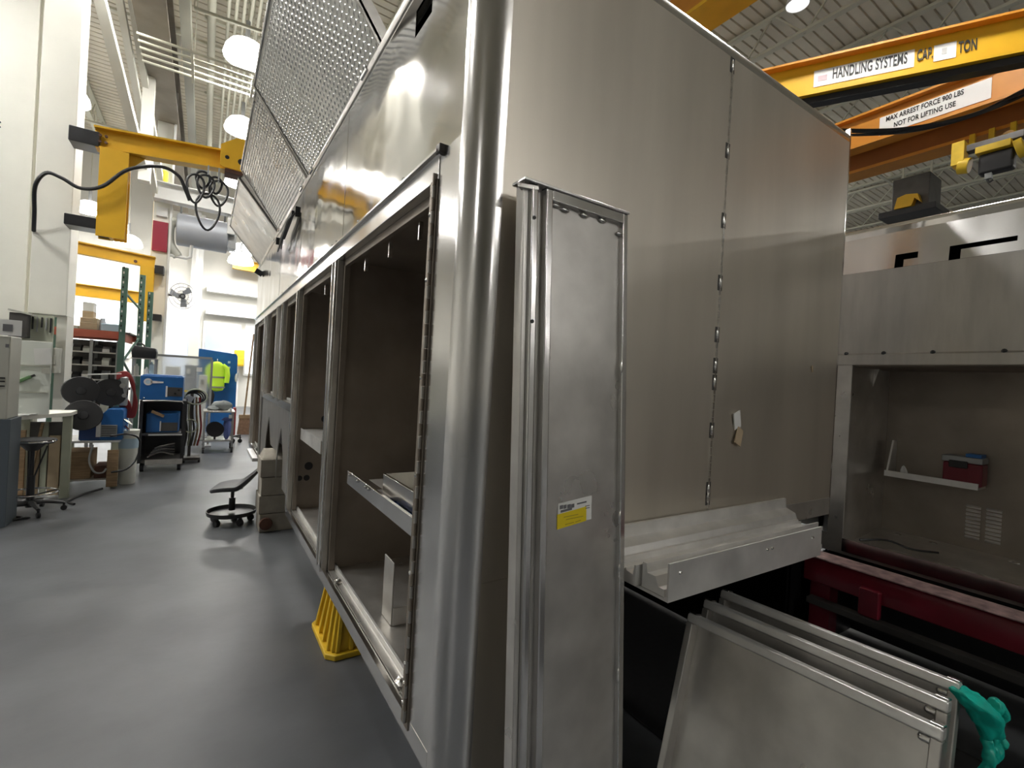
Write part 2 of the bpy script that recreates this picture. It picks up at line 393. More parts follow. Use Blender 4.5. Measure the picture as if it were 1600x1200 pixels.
# top and right edge trims
MB().prism([(YE+.06, 2.80), (YE, 2.80)] + arc(YE+.055, 2.815, .055, 180, 90) + [(YE+.10, 2.87), (YE+.10, 2.80)], 'x', XS+r_, 2.66).build('top_trim', alu_cor, body)
MB().prism(arc(2.66, YE+.06, .06, 270, 360) + [(2.72, YE+.2), (2.70, YE+.2), (2.70, YE+.06), (2.66, YE+.02)], 'z', .84, 2.87).build('corner_post', alu_cor, body)
B(2.70, 2.72, YE+.2, YF, .03, .84).build('light_block_side', void, body); B(2.70, 2.72, YE+.2, YF, .84, 2.87).build('far_side_panel', alu_mill, body)  # lower black sheet added to block light below the body
B(XS+.06, 2.70, YE+.10, YF, 2.85, 2.87).build('roof_panel', alu_mill, body)
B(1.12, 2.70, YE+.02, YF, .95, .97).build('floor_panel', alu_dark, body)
B(1.12, 1.135, YE+.02, 3.86, .40, .95).build('light_block_skirt', alu_dark, body)  # skirt added to keep light out from under the body
B(1.5, 1.62, YE+.5, YF, .60, .94).build('chassis_rail', blackm, body); B(2.25, 2.37, YE+.5, YF, .60, .94).build('chassis_rail', blackm, body); B(1.14, 2.70, 3.4, 3.45, .08, .94).build('light_block_cross', blackm, body)  # cross panel added to keep the space below the body dark
MB().prism([(YE-.004, .93), (YE+.03, .93), (YE+.03, 1.015), (YE-.004, 1.015)], 'x', 1.12, 2.66).build('end_sill', alu_mill, body, bevel=.003)
# upper side panels with a notch cut in the first
ups = [(1.198, 2.56), (2.563, 3.90), (3.903, 5.06), (5.063, YF)]
pm = MB()
pm.box(XS, XS+.006, 1.198, 1.472, 2.18, 2.87).box(XS, XS+.006, 1.62, 2.56, 2.18, 2.87).box(XS, XS+.006, 1.472, 1.62, 2.18, 2.69).box(XS, XS+.006, 1.472, 1.62, 2.785, 2.87)
pm.build('upper_side_panel', alu_pol, body)
for a, b in ups[1:]: B(XS, XS+.006, a, b, 2.18, 2.87).build('upper_side_panel', alu_pol, body)
B(XS+.05, XS+.06, 1.40, 1.75, 2.60, 2.83).build('notch_shade', void, body)  # flat black plate standing for the dark hollow behind the notch
MB().prism([(XS-.004, 2.865), (XS+.06, 2.865), (XS+.06, 2.89), (XS-.012, 2.89), (XS-.012, 2.88)], 'y', 1.198, YF).build('top_rail', alu_mill, body)
for i, (a, b) in enumerate(ups[1:]):
    B(XS-.001, XS+.001, a-.012, a+.012, 2.20, 2.85).build('seam_strip', alu_pol, body)
# header over the openings, drip rail, clips
B(XS-.004, XS+.05, 1.335, YF, 2.10, 2.165).build('header', alu_cor, body, bevel=.003)
MB().prism([(XS-.004, 2.165), (XS-.022, 2.172), (XS-.022, 2.180), (XS, 2.186), (XS+.01, 2.165)], 'y', 1.32, YF).build('drip_rail', alu_cor, body)
MB().box(XS-.018, XS+.002, 1.305, 1.335, 2.168, 2.195).build('end_clip', alu_dark, body, bevel=.003)
sm = MB().ball((0, 0, 0), .008, n=6).build('screw', chrome, body, local=True); sm.location = (-.012, 2.62-YE, 2.19-ZS)
for y in (1.62, 2.2, 2.72, 3.05, 3.4, 3.86, 4.3, 4.7): clone(sm, (-.012, y-YE, 2.19-ZS), body)
# compartments: y0, y1, z0
comps = [(1.39, 2.62, .455), (2.74, 3.86, .455), (3.93, 4.67, 1.235), (5.09, 5.88, 1.235), (6.22, YF-.05, .47)]
D = .55
for y0, y1, z0 in comps:
    b = MB(); t = .006
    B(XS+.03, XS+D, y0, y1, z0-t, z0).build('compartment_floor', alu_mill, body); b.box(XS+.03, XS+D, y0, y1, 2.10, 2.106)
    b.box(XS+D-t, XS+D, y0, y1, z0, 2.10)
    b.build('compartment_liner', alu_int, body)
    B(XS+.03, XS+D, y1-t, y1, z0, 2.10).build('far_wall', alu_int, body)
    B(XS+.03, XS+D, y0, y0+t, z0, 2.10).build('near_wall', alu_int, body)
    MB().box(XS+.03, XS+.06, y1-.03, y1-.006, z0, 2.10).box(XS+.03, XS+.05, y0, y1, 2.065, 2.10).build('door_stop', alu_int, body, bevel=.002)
def pillar(y0, y1, z0, z1=2.10):
    b = MB(); b.box(XS, XS+.03, y0, y1, z0, z1); b.build('door_pillar', alu_mill, body, bevel=.003)
    c = MB(); c.box(XS-.010, XS, y0+.008, y0+.022, z0, z1); c.box(XS-.007, XS, y1-.02, y1-.006, z0, z1); c.build('pillar_rib', alu_cor, body, bevel=.002)
pillar(2.62, 2.74, .44); pillar(3.86, 3.93, .44); pillar(4.67, 4.73, 1.22); pillar(5.03, 5.09, 1.22); pillar(5.88, 5.94, 1.22); pillar(6.14, 6.22, .47); pillar(YF-.05, YF, .47)
B(XS+.03, XS+.045, 4.73, 5.03, 1.22, 2.10).build('filler_panel', alu_mill, body); B(XS+.02, XS+.035, 5.94, 6.14, 1.22, 2.10).build('filler_panel', alu_mill, body)
# door hinge of the first compartment
B(XS-.004, XS+.002, 1.338, 1.392, .43, 2.105).build('hinge_leaf', alu_int, body)
B(XS-.001, XS+.035, 1.378, 1.394, .43, 2.10).build('hinge_leaf', alu_mill, body)
kn = MB().cyl((0, 0, 0), (0, 0, .036), .0063, n=8).build('hinge_knuckle', alu_b2, body, local=True); kn.location = (-.009, 1.352-YE, .05)
kd = MB().cyl((0, 0, 0), (0, 0, .036), .0060, n=8).build('hinge_knuckle', alu_int, body, local=True); kd.location = (-.009, 1.352-YE, .088)
for i in range(1, 22):
    clone(kn, (-.009, 1.352-YE, .05+i*.076), body); clone(kd, (-.009, 1.352-YE, .088+i*.076), body)
for z in (.50, .56, .62, .9, 1.2, 1.5, 1.8, 2.0): clone(sm, (-.006, 1.372-YE, z-ZS), body)
for y, z in ((1.62, 2.03), (1.95, 2.03), (2.3, 2.03), (3.2, 2.03)):
    B(XS+.055, XS+.07, y, y+.012, z-.035, z+.03).build('latch_tab', weldm, body)
# sills
def sill(y0, y1, z):
    MB().prism([(XS-.001, z-.055), (XS+.07, z-.055), (XS+.07, z), (XS+.055, z), (XS+.055, z-.012), (XS+.012, z-.012), (XS+.012, z+.004), (XS-.001, z+.004)], 'y', y0, y1).build('sill', alu_cor, body)
    MB().box(XS+.062, XS+.074, y0+.02, y1-.02, z, z+.022).build('sill_lip', alu_pale, body, bevel=.002)
sill(1.198, 2.74, .457); sill(2.74, 3.93, .457); sill(6.14, YF, .47); sill(3.93, 6.14, 1.235)
for y in (1.5, 1.55, 2.0, 2.5, 3.0, 3.6): clone(sm, (.035, y-YE, .448-ZS), body)
# wheel panel; two pointed cutouts stand in for dark cone-like reflections
ap = [(4.05, .42, .95, .35), (5.30, .5, 1.02, .36)]
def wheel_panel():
    b = MB(); y0, y1, z0, z1 = 3.93, 6.14, .52, 1.18; reflection_cuts = [(4.28, 4.72, 1.0), (5.18, 5.66, 1.02)]
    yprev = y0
    for a, c, h in reflection_cuts:
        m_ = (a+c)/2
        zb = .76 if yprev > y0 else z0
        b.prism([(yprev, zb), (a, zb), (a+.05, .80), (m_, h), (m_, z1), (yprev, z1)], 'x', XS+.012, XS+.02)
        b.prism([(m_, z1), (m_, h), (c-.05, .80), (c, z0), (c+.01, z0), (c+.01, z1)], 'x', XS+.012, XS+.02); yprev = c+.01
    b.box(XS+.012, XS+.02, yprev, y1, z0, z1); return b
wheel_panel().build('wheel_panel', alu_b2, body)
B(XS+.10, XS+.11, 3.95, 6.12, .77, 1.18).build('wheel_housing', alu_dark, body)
B(XS+.012, XS+.05, 3.93, 3.96, .42, 1.2).build('wheel_post', alu_cor, body); B(XS+.012, XS+.05, 6.11, 6.14, .42, 1.2).build('wheel_post', alu_cor, body)
B(XS-.06, XS+.06, 6.14, 6.9, .43, .47).build('step_plate', alu_pale, body, bevel=.004)
# holes and fittings seen inside the second compartment
for x, z, rr in ((.80, 1.14, .028), (.70, .78, .03), (.64, .69, .02), (.69, .69, .022)):
    MB().cyl((x, 3.852, z), (x, 3.848, z), rr).build('dark_hole', black, body)
B(XS+.08, XS+D-.01, 3.1, 3.85, 1.045, 1.065).build('compartment_shelf', alu_pale, body)
MB().prism([(XS+.06, .99), (XS+.075, .99), (XS+.075, 1.055), (XS+.06, 1.075)], 'y', 3.1, 3.85).build('shelf_lip', alu_pale, body)
# shelf in the first compartment
MB().prism([(XS+.0, 1.00), (XS+.10, 1.00), (XS+.10, 1.012), (XS+.012, 1.012), (XS+.012, 1.06), (XS+.0, 1.06)], 'y', 1.395, 2.20).build('shelf_beam', alu_cor, body, bevel=.002)
B(XS+.10, XS+D-.01, 1.395, 2.20, 1.0, 1.012).build('shelf_plate', alu_mill, body)
for y in (1.86, 1.90, 2.02, 2.15): clone(sm, (-.002, y-YE, 1.05-ZS), body)
# raised lids
Dv = Vector((-.383, 0, .524)).normalized(); Nv = Vector((-Dv.z, 0, Dv.x))
def lid(y0, y1, w, ang_, m, tread):
    dv = Vector((-math.cos(ang_), 0, math.sin(ang_))); nv = Vector((-math.sin(ang_), 0, -math.cos(ang_)))
    o = Vector((XS+.004, 0, 2.892))
    b = MB().obb(o + dv*w/2 + Vector((0, (y0+y1)/2, 0)) - nv*.012, (w, y1-y0, .018), dv, (0, 1, 0), nv)
    p = b.build('lid', m, body, bevel=.003)
    e = MB()
    e.obb(o + dv*w/2 + Vector((0, y1-.006, 0)) - nv*.03, (w, .012, .07), dv, (0, 1, 0), nv)
    e.obb(o + dv*w/2 + Vector((0, y0+.006, 0)) - nv*.03, (w, .012, .07), dv, (0, 1, 0), nv)
    e.obb(o + dv*(w-.006) + Vector((0, (y0+y1)/2, 0)) - nv*.03, (.012, y1-y0, .07), dv, (0, 1, 0), nv)
    e.build('lid_flange', alu_mill, p, bevel=.002)
    if tread:
        k = MB(); st = .036; i = 0; yy = y0+.03
        while yy < y1-.02:
            ww = .03; j = 0
            while ww < w-.02:
                s_ = 1 if (i+j) % 2 else -1; c = o + dv*ww + Vector((0, yy, 0)) - nv*.003
                a_ = (dv + Vector((0, s_, 0))).normalized(); b_ = nv.cross(a_)
                n0 = len(k.v); k.v += [c+a_*.013, c+b_*.0045, c-a_*.013, c-b_*.0045, c+nv*.0038]
                k.f += [[n0, n0+1, n0+4], [n0+1, n0+2, n0+4], [n0+2, n0+3, n0+4], [n0+3, n0, n0+4]]
                ww += .025; j += 1
            yy += .025; i += 1
        kk = k.build('tread_lugs', alu_tread, p, smooth=False); kk['kind'] = 'stuff'
A0 = math.atan2(.524, .383)
lid(2.04, 3.70, .645, A0, alu_tread, True)
lid(3.76, 5.35, .645, A0+.03, alu_mill, True)
lid(5.42, 7.30, .60, A0-.05, alu_mill, False)
for y in (2.2, 3.5, 3.9, 5.2, 5.6, 7.1):
    MB().cyl((XS-.008, y, 2.885), (XS-.008, y+.09, 2.885), .012, n=8).build('lid_hinge', weldm, body)
MB().bar((XS-.01, 4.12, 2.80), (XS-.01, 4.12, 2.72), .012, .02).build('lid_latch', blackm, body)
MB().bar((XS-.01, 5.30, 2.82), (XS-.01, 5.30, 2.75), .012, .03).build('lid_latch', blackm, body)
MB().bar((XS-.02, 6.9, 2.76), (XS-.05, 6.9, 2.70), .03, .09).build('lid_latch', blackm, body)
# rear tray of the body
tray = MB().prism([(YE, .93), (.828, .93), (.822, .93), (.822, 1.035), (.828, 1.035), (.828, .937), (YE, .937)], 'x', 1.075, 1.93).build('rear_tray', alu_pale, body)
for x in (1.12, 1.56, 1.59, 1.86): MB().ball((x, .822, 1.005), .006, n=6).build('tray_rivet', chrome, tray)
# loose things of the body
cb = MB().tube(spline([(XS-.012, 4.14, 2.76), (XS-.05, 4.3, 2.72), (XS-.045, 4.55, 2.66), (XS-.03, 4.8, 2.60)], 5), [.006]*16, 6)
for k in range(3):
    cb.tube(spline([(XS-.012, 4.12, 2.76), (XS-.05, 4.2+.03*k, 2.70), (XS-.06, 4.5+.1*k, 2.62-.02*k), (XS-.045, 4.8+.03*k, 2.60), (XS-.04, 4.75-.1*k, 2.70), (XS-.02, 4.2, 2.76)], 5), .006, 6)
cb.bar((XS-.03, 4.16, 2.76), (XS-.035, 4.62, 2.66), .02, .03)
tag(cb.build('cable_bundle', black, origin=(XS-.02, 4.4, 2.7)), 'black cable bundle looped from the shiny side below the raised lids', 'cable')

# in the first compartment
t = thing('drawer_box', 'small aluminium drawer with a pale block on the shelf of the nearest compartment', 'drawer', (.72, 1.6, 1.012))
B(.60, .612, 1.41, 1.80, 1.05, 1.12).build('drawer_front', alu_cor, t, bevel=.002)
MB().box(.612, .95, 1.41, 1.80, 1.045, 1.055).box(.612, .95, 1.79, 1.80, 1.055, 1.12).box(.94, .95, 1.41, 1.79, 1.055, 1.12).build('drawer_tray', alu_mill, t)
MB().box(.58, .95, 1.72, 1.86, 1.012, 1.045).build('drawer_slide', alu_mill, t); MB().box(.70, .90, 1.415, 1.52, 1.056, 1.22).build('pale_block', buck, t, bevel=.015)
tag(MB().ball((.60, 1.56, 1.025), .05, .5, 2.4, .22, 12, .02).ball((.605, 1.66, 1.03), .03, .5, 1.6, .4, 10, .012).build('glove', blue_d, origin=(.60, 1.6, 1.012)), 'crumpled dark blue glove lying under the aluminium drawer', 'glove')
t = thing('angle_bracket', 'bent aluminium bracket standing on the floor of the nearest compartment', 'bracket', (.72, 2.0, .457))
B(.70, .706, 1.90, 2.02, .457, .72).build('upright_flange', alu_mill, t, bevel=.002); MB().box(.706, 1.05, 1.895, 1.901, .457, .53).build('base_flange', alu_pale, t, bevel=.001)
MB().cyl((.80, 1.8945, .495), (.80, 1.894, .495), .012).build('dark_hole', black, t)
for i, (x, y) in enumerate(((.605, 1.52), (.605, 2.42))):
    tag(MB().ball((x, y, .465), .02, 1, 1.6, .5, 8, .006).build('scrap', weldm, origin=(x, y, .457)), 'crumpled bit of foil on the sill, ' + ('near end' if i == 0 else 'far end by the pillar'), 'scrap', 'foil scraps on the sill')

# paper stuck on the end face
t = thing('paper_tag', 'folded white paper tag stuck to the end face right of the weld', 'paper', (1.81, YE-.002, 1.37))
MB().obb((1.81, YE-.006, 1.40), (.045, .004, .07), (1, 0, .35), (0, 1, .1)).build('paper', white, t)
MB().obb((1.825, YE-.008, 1.335), (.045, .004, .07), (1, 0, -.5), (0, 1, -.15)).build('paper_fold', cardboard, t)
tag(MB().obb((2.405, YE-.003, 1.645), (.012, .003, .03), (1, 0, .4)).build('tape_scrap', cardboard, origin=(2.405, YE-.003, 1.645)), 'tiny brown tape scrap near the right edge of the end face', 'tape')

# extrusions on the rear tray
def extr(label, prof, x0, x1):
    t = tag(MB().prism(prof, 'x', x0, x1).build('aluminium_extrusion', alu_pale, origin=(x0, prof[0][0], .94)), label, 'extrusion', 'extrusions on the rear tray')
    return t
z0 = .938
extr('rearmost long extrusion on the tray, against the end face', [(1.10, z0), (1.02, z0), (1.02, z0+.03), (1.035, z0+.03), (1.045, z0+.06), (1.085, z0+.075), (1.088, z0+.115), (1.10, z0+.115)], 1.03, 2.20)
extr('middle flat ribbed extrusion on the tray', [(1.015, z0), (.925, z0), (.925, z0+.06), (.931, z0+.06), (.935, z0+.03), (.96, z0+.034), (.963, z0+.042), (.97, z0+.034), (1.0, z0+.034), (1.003, z0+.05), (1.015, z0+.05)], 1.06, 2.14)
extr('front channel extrusion just behind the tray lip', [(.918, z0), (.84, z0), (.84, z0+.02), (.86, z0+.02), (.872, z0+.045), (.90, z0+.045), (.905, z0+.07), (.918, z0+.07)], 1.08, 1.98)

# ------------------------------------------------------------------ leaning panel
XL, XR = .677, 1.040; lean = .062; yf = .892     # front face y at floor
pz = 2.02
lp = thing('leaning_panel', 'tall narrow aluminium panel with edge rails leaning against the end face', 'panel', (.86, yf, 0))
def yz(z, o=0): return yf + z*lean + o
def lbox(x0, x1, z0, z1, o0, o1):
    b = MB(); b.prism([(yz(z0, o0), z0), (yz(z0, o1), z0), (yz(z1, o1), z1), (yz(z1, o0), z1)], 'x', x0, x1); return b
lbox(XL+.075, XR-.018, .0, pz, .012, .018).build('skin', alu_mill, lp)
lbox(XL+.058, XL+.080, .0, pz, -.004, .045).build('inner_rail', alu_cor, lp, bevel=.004)
lbox(XL+.035, XL+.058, .0, pz, .018, .04).build('rail_groove', alu_mill, lp)
lbox(XL+.012, XL+.035, .0, pz, -.002, .045).build('outer_rail', alu_cor, lp, bevel=.006)
lbox(XL-.004, XL+.012, .0, pz, .012, .05).build('edge_flange', alu_mill, lp, bevel=.003)
lbox(XR-.02, XR, .0, pz, -.004, .045).build('edge_rail', alu_cor, lp, bevel=.003)
lbox(XL+.078, XR-.018, pz-.03, pz, -.004, .045).build('top_rail', alu_cor, lp, bevel=.003)
B(XL-.016, XR+.002, yz(pz)-.008, yz(pz)+.052, pz, pz+.008).build('top_cap', alu_cor, lp, bevel=.002)
MB().prism([(XL-.025, yz(pz)+.01), (XL+.03, yz(pz)-.006), (XL+.03, yz(pz)+.05)], 'z', pz-.015, pz-.005).build('corner_gusset', alu_mill, lp)
for x, z in ((XL+.10, pz-.035), (XL+.13, pz-.04), (XL+.20, pz-.038), (XL+.27, pz-.036), (XR-.024, pz-.06)):
    MB().ball((x, yz(z, .008), z), .009, 1.8, .6, .7, 8).build('weld_spot', weldm, lp)
for z in (1.56, 1.13, .98, .69):
    MB().ball((XR-.021, yz(z, -.002), z), .008, .6, .6, 2.6, 8).build('weld_spot', weldm, lp)
for z in (1.60, 1.57, 1.115, 1.09):
    MB().ball((XL+.082, yz(z, .008), z), .007, .8, .6, 1.8, 8).build('weld_spot', weldburn, lp)
for z, x in ((1.93, XL+.02), (1.66, XL+.02)): MB().cyl((x, yz(z, -.001), z), (x, yz(z, -.004), z), .005, n=8).build('rivet_hole', black, lp)
def sticker(x0, x1, z0, z1, o, m, nm, par, sk=.012):
    b = MB(); b.v += [Vector((x0, yz(z0, o), z0-sk*.0)), Vector((x1, yz(z0+sk, o), z0+sk)), Vector((x1, yz(z1+sk, o), z1+sk)), Vector((x0, yz(z1, o), z1))]
    n = len(b.v); b.v += [p + Vector((0, -.0008, 0)) for p in b.v]
    b.f += [[0, 1, 2, 3], [4, 5, 6, 7], [0, 1, 5, 4], [1, 2, 6, 5], [2, 3, 7, 6], [3, 0, 4, 7]]
    return b.build(nm, m, par, smooth=False)
lb = sticker(.803, .922, 1.122, 1.186, .0115, white, 'label_sticker', lp); lb['label'] = 'white printed label with a yellow sticker over its lower part'
sticker(.800, .902, 1.119, 1.158, .0105, stickY, 'yellow_sticker', lb)
def ptext(s_, size, x, z, m=ink, sx=1): 
    return text(s_, size, m, lb, (x, yz(z, .0098), z), (1, 0, .1), (0, lean, 1), .0003, 'print', sx)
for w, x in ((.011, .808), (.010, .821), (.012, .834), (.010, .848)): sticker(x, x+w, 1.171, 1.181, .0102, ink, 'print_block', lb, .001)
sticker(.811, .850, 1.162, 1.168, .0102, ink, 'print_bar', lb, .004)
sticker(.868, .902, 1.178, 1.182, .0102, ink, 'print_line', lb, .003)
for z in (1.170, 1.164): sticker(.898, .914, z, z+.002, .0102, ink, 'print_line', lb, .001)
for x, w, z in ((.822, .05, 1.148), (.83, .06, 1.141), (.827, .03, 1.128), (.862, .02, 1.131)): sticker(x, x+w, z, z+.002, .0098, mat('sticker_ink', (.45, .33, .02), .6), 'print_line', lb, .003)

# ------------------------------------------------------------------ stack of pan panels on the right
PDy = Vector((math.sin(R(4.9)), -math.cos(R(4.9)), 0))      # along the top edge, towards the camera
pl_ = R(16)
PUp = Vector((math.cos(R(4.9))*math.sin(pl_), math.sin(R(4.9))*math.sin(pl_), math.cos(pl_)))
PN = PUp.cross(PDy); PN = PN if PN.x < 0 else -PN           # faces the camera side
def pan(label, tl, w, h):
    tl = Vector(tl); base = tl - PUp*h
    t = thing('pan_panel', label, 'panel', tuple(base), 0, 'pan panels leaning in a stack')
    def ob(u0, u1, v0, v1, d0, d1):     # u along the edge, v down from the top, d depth behind the face
        c = tl + PDy*(u0+u1)/2 - PUp*(v0+v1)/2 - PN*(d0+d1)/2
        return MB().obb(c, (abs(u1-u0), abs(v1-v0), abs(d1-d0)), PDy, PUp, PN)
    ob(.02, w-.02, .02, h-.02, .045, .05).build('sheet', alu_mill, t)
    ob(0, w, 0, .03, 0, .05).build('top_rail', alu_pale, t, bevel=.006)
    ob(0, w, h-.03, h, 0, .05).build('bottom_rail', alu_cor, t, bevel=.004)
    ob(0, .025, .03, h-.03, 0, .05).build('side_rail', alu_mill, t, bevel=.004)
    ob(w-.025, w, .03, h-.03, 0, .05).build('side_rail', alu_mill, t, bevel=.004)
    ob(.0, .03, -.006, .0, .006, .044).build('corner_cap', alu_cor, t, bevel=.003)
    ob(w-.03, w, -.006, .0, .006, .044).build('corner_cap', alu_cor, t, bevel=.003)
    ob(w-.05, w-.02, .03, .05, .004, .02).build('corner_weld', weldm, t, bevel=.008)
    return t
pan('front pan panel of the leaning stack, its open tray side facing out', (1.516, 1.07, .70), .70, .72)
pan('middle pan panel of the leaning stack', (1.63, 1.085, .72), .695, .74)
pan('rearmost pan panel of the leaning stack, with the teal glove at its corner', (1.76, 1.10, .725), .70, .745)

# teal glove hanging on the rear panel's near corner
gc = Vector((1.80, .40, .70))
gl = MB()
def gring(c, a, b, n=14): return [Vector(c) + Vector((a*math.cos(2*PI*i/n), b*math.sin(2*PI*i/n), .25*a*math.sin(4*PI*i/n)*.3)) for i in range(n)]
prof_ = [((.0, .0, .02), .035, .022), ((.02, -.01, .0), .052, .03), ((.06, -.03, -.03), .062, .034), ((.10, -.04, -.07), .066, .032), ((.125, -.045, -.11), .060, .028), ((.135, -.045, -.14), .050, .022)]
gl.loft([[p + noise.noise_vector(p*22)*.016 for p in gring(gc + Vector(o), a, b)] for o, a, b in prof_])
for dx, l, k in ((-.038, .10, -.5), (-.013, .12, -.2), (.012, .115, .1), (.035, .085, .5)):
    p0 = gc + Vector((.135+dx, -.045, -.125)); gl.tube([p + noise.noise_vector(p*30)*.006 for p in spline([p0, p0 + Vector((k*.03, -.01, -l*.5)), p0 + Vector((k*.07, .01, -l))], 4)], [.016, .017, .016, .016, .015, .015, .014, .012, .008], 8)
p0 = gc + Vector((.15, -.04, -.05)); gl.tube(spline([p0, p0 + Vector((.05, -.01, -.03)), p0 + Vector((.06, 0, -.09))], 4), [.022, .021, .02, .018, .017, .016, .015, .013, .009], 8)
go_ = gl.build('rubber_glove', teal, origin=gc, sub=2)
tx = bpy.data.textures.new('crumple', 'CLOUDS'); tx.noise_scale = .035
dm = go_.modifiers.new('crumple', 'DISPLACE'); dm.texture = tx; dm.strength = .022; dm.mid_level = .55
tag(go_, 'teal rubber glove draped over the near corner of the pan panel stack', 'glove')

# ------------------------------------------------------------------ second body on the right
XB = 3.2
tb = thing('truck_body', 'second aluminium truck body on the right, partly cut off, with louvred open compartment', 'truck body', (XB, 0, .6))
ya, yb = -1.6, 1.40
MB().prism([(XB, 2.26), (XB+.004, 2.26), (XB+.034, 2.47), (XB+.03, 2.47)], 'y', ya, .50).prism([(XB, 2.26), (XB+.004, 2.26), (XB+.034, 2.47), (XB+.03, 2.47)], 'y', 1.09, yb).build('upper_bend', alu_cor, tb)
# bend panel round the two slots
def bx(z): return XB + (z-2.26)/.21*.03
def bpan(y0, y1, z0, z1): return [(bx(z0), z0), (bx(z0)+.004, z0), (bx(z1)+.004, z1), (bx(z1), z1)], y0, y1
ub = MB()
for y0, y1, z0, z1 in ((.50, 1.09, 2.335, 2.47), (.50, .60, 2.26, 2.335), (.845, .975, 2.26, 2.335), (1.075, 1.09, 2.26, 2.335), (.60, .80, 2.26, 2.31), (.975, 1.035, 2.26, 2.30)):
    pr, a, b = bpan(y0, y1, z0, z1); ub.prism(pr, 'y', a, b)
ub.build('slotted_bend', alu_cor, tb)
B(XB+.06, XB+.09, .50, 1.15, 2.20, 2.40).build('slot_shade', void, tb)  # black plate in place of the unlit space behind the slots
B(XB, XB+.005, ya, yb, 1.785, 2.259).build('upper_panel', alu_b2, tb)
MB().prism([(XB+.03, 2.47), (XB+.03, 2.50)] + [(p, q_) for p, q_ in arc(XB+.06, 2.50, .03, 180, 90)] + [(XB+.10, 2.53), (XB+.10, 2.47)], 'y', ya, yb).build('top_trim', alu_pol, tb)
MB().prism([(XB-.012, 1.718), (XB+.05, 1.718), (XB+.05, 1.785), (XB, 1.785), (XB-.012, 1.775)], 'y', ya, yb).build('header', alu_b2, tb)
for y in (1.285, 1.10, .885, .62): MB().ball((XB-.004, y, 1.783), .012, n=8).build('bolt', blackm, tb)
B(XB+.10, 4.8, ya, yb, 2.49, 2.51).build('roof_panel', alu_mill, tb)
# compartment
xb2, yo = 3.75, 1.25
B(xb2, xb2+.006, ya, yo, .69, 1.72).build('back_wall', alu_int, tb); B(XB+.02, xb2, yo, yo+.006, .60, 1.72).build('far_wall', alu_mill, tb)
B(XB, XB+.03, yo, yb, .60, 1.72).build('door_pillar', alu_mill, tb, bevel=.004)
B(XB+.02, xb2, ya, yo, 1.712, 1.718).build('liner_top', alu_int, tb)
MB().prism([(XB+.0, .60), (xb2, .60), (xb2, .69), (XB+.12, .66), (XB+.10, .675), (XB, .675)], 'y', ya, yo).build('compartment_floor', alu_mill, tb)
MB().prism([(XB-.01, .62), (XB, .62), (XB, .68), (XB+.02, .695), (XB-.01, .695)], 'y', ya, yo).build('sill', alu_cor, tb)
B(xb2, 4.8, ya, yb, .60, .62).build('body_floor', alu_dark, tb); B(XB+.02, 4.8, yb-.01, yb, .6, 2.5).build('rear_panel', alu_mill, tb)
B(3.62, 3.66, ya, yb, .02, .60).build('light_block_panel', blackm, tb); B(3.3, 3.62, yb-.06, yb-.02, .02, .60).build('light_block_panel', blackm, tb)  # panels added to stop light coming through under the right body
for i in range(2):
    for k in range(9):
        y0 = .845-.085*i; z = .935-.022*k
        MB().prism([(xb2-.014, z), (xb2, z+.006), (xb2, z-.010)], 'y', y0-.062, y0).build('louvre', alu_pale, tb, smooth=False)
for y, z in ((1.12, .70), (.95, .70), (.62, .70)): MB().ball((3.62, y, z), .012, 1, 2, .6, 8).build('floor_screw', chrome, tb)
MB().prism([(3.60, 1.05), (xb2, 1.05), (xb2, 1.062), (3.612, 1.062), (3.612, 1.085), (3.60, 1.085)], 'y', .77, 1.20).build('shelf', alu_pale, tb)
MB().prism([(3.62, 1.06), (xb2, 1.06), (xb2, 1.27), (3.70, 1.27)], 'y', 1.19, 1.20).build('shelf_end', alu_pale, tb)
MB().prism([(1.28, 1.72), (1.25, 1.60), (1.22, 1.72)], 'x', XB+.3, XB+.31).build('gusset', alu_mill, tb)
t = thing('power_tool_case', 'dark red drill case with a pale top on the shelf of the right body', 'case', (3.66, .85, 1.062))
B(3.62, 3.73, .76, .93, 1.062, 1.19).build('case_body', red, t, bevel=.012); B(3.615, 3.735, .76, .935, 1.19, 1.225).build('case_lid', greymet, t, bevel=.006)
B(3.605, 3.62, .82, .90, 1.16, 1.20).build('handle', black, t, bevel=.004); B(3.612, 3.70, .765, .83, 1.226, 1.245).build('blue_part', blue, t)
tag(MB().ball((3.66, 1.12, 1.085), .03, .6, .6, 1.2, 8, .008).build('rag_scrap', white, origin=(3.66, 1.12, 1.062)), 'small crumpled white scrap on the right body shelf', 'scrap')
tag(MB().tube(spline([(3.30, 1.2, .685), (3.40, 1.10, .70), (3.38, .98, .69), (3.45, .88, .692)], 5), .006, 6).build('cable', black, origin=(3.38, 1, .69)), 'short black cable lying on the floor of the right compartment', 'cable')

# red rail in front of the right body
t = thing('red_rail', 'long dark red painted steel rail below the right truck body', 'rail', (2.93, 0, 0))
MB().prism([(2.86, .50), (2.99, .50), (2.99, .62), (2.90, .632), (2.875, .625), (2.86, .60)], 'y', -1.7, 1.30).build('rail_beam', red, t, bevel=.006)
B(2.855, 3.0, -1.7, 1.31, .632, .640).build('rail_cap', mat('worn_rail_cap', (.40, .27, .27), .4, 0, 20, .5), t, bevel=.003)
B(2.82, 2.86, .93, 1.02, .43, .57).build('rail_block', red, t, bevel=.01)
for y in (1.22, -1.5): B(2.88, 2.98, y-.05, y+.05, 0, .50).build('leg', red, t, bevel=.004)
B(2.80, 2.86, -1.6, 1.25, .40, .43).build('lower_strip', alu_dark, t)
B(2.745, 3.19, 1.31, 1.33, .03, .60).build('light_block_sheet', void, t)  # added black sheet that hides the lit floor in the gap
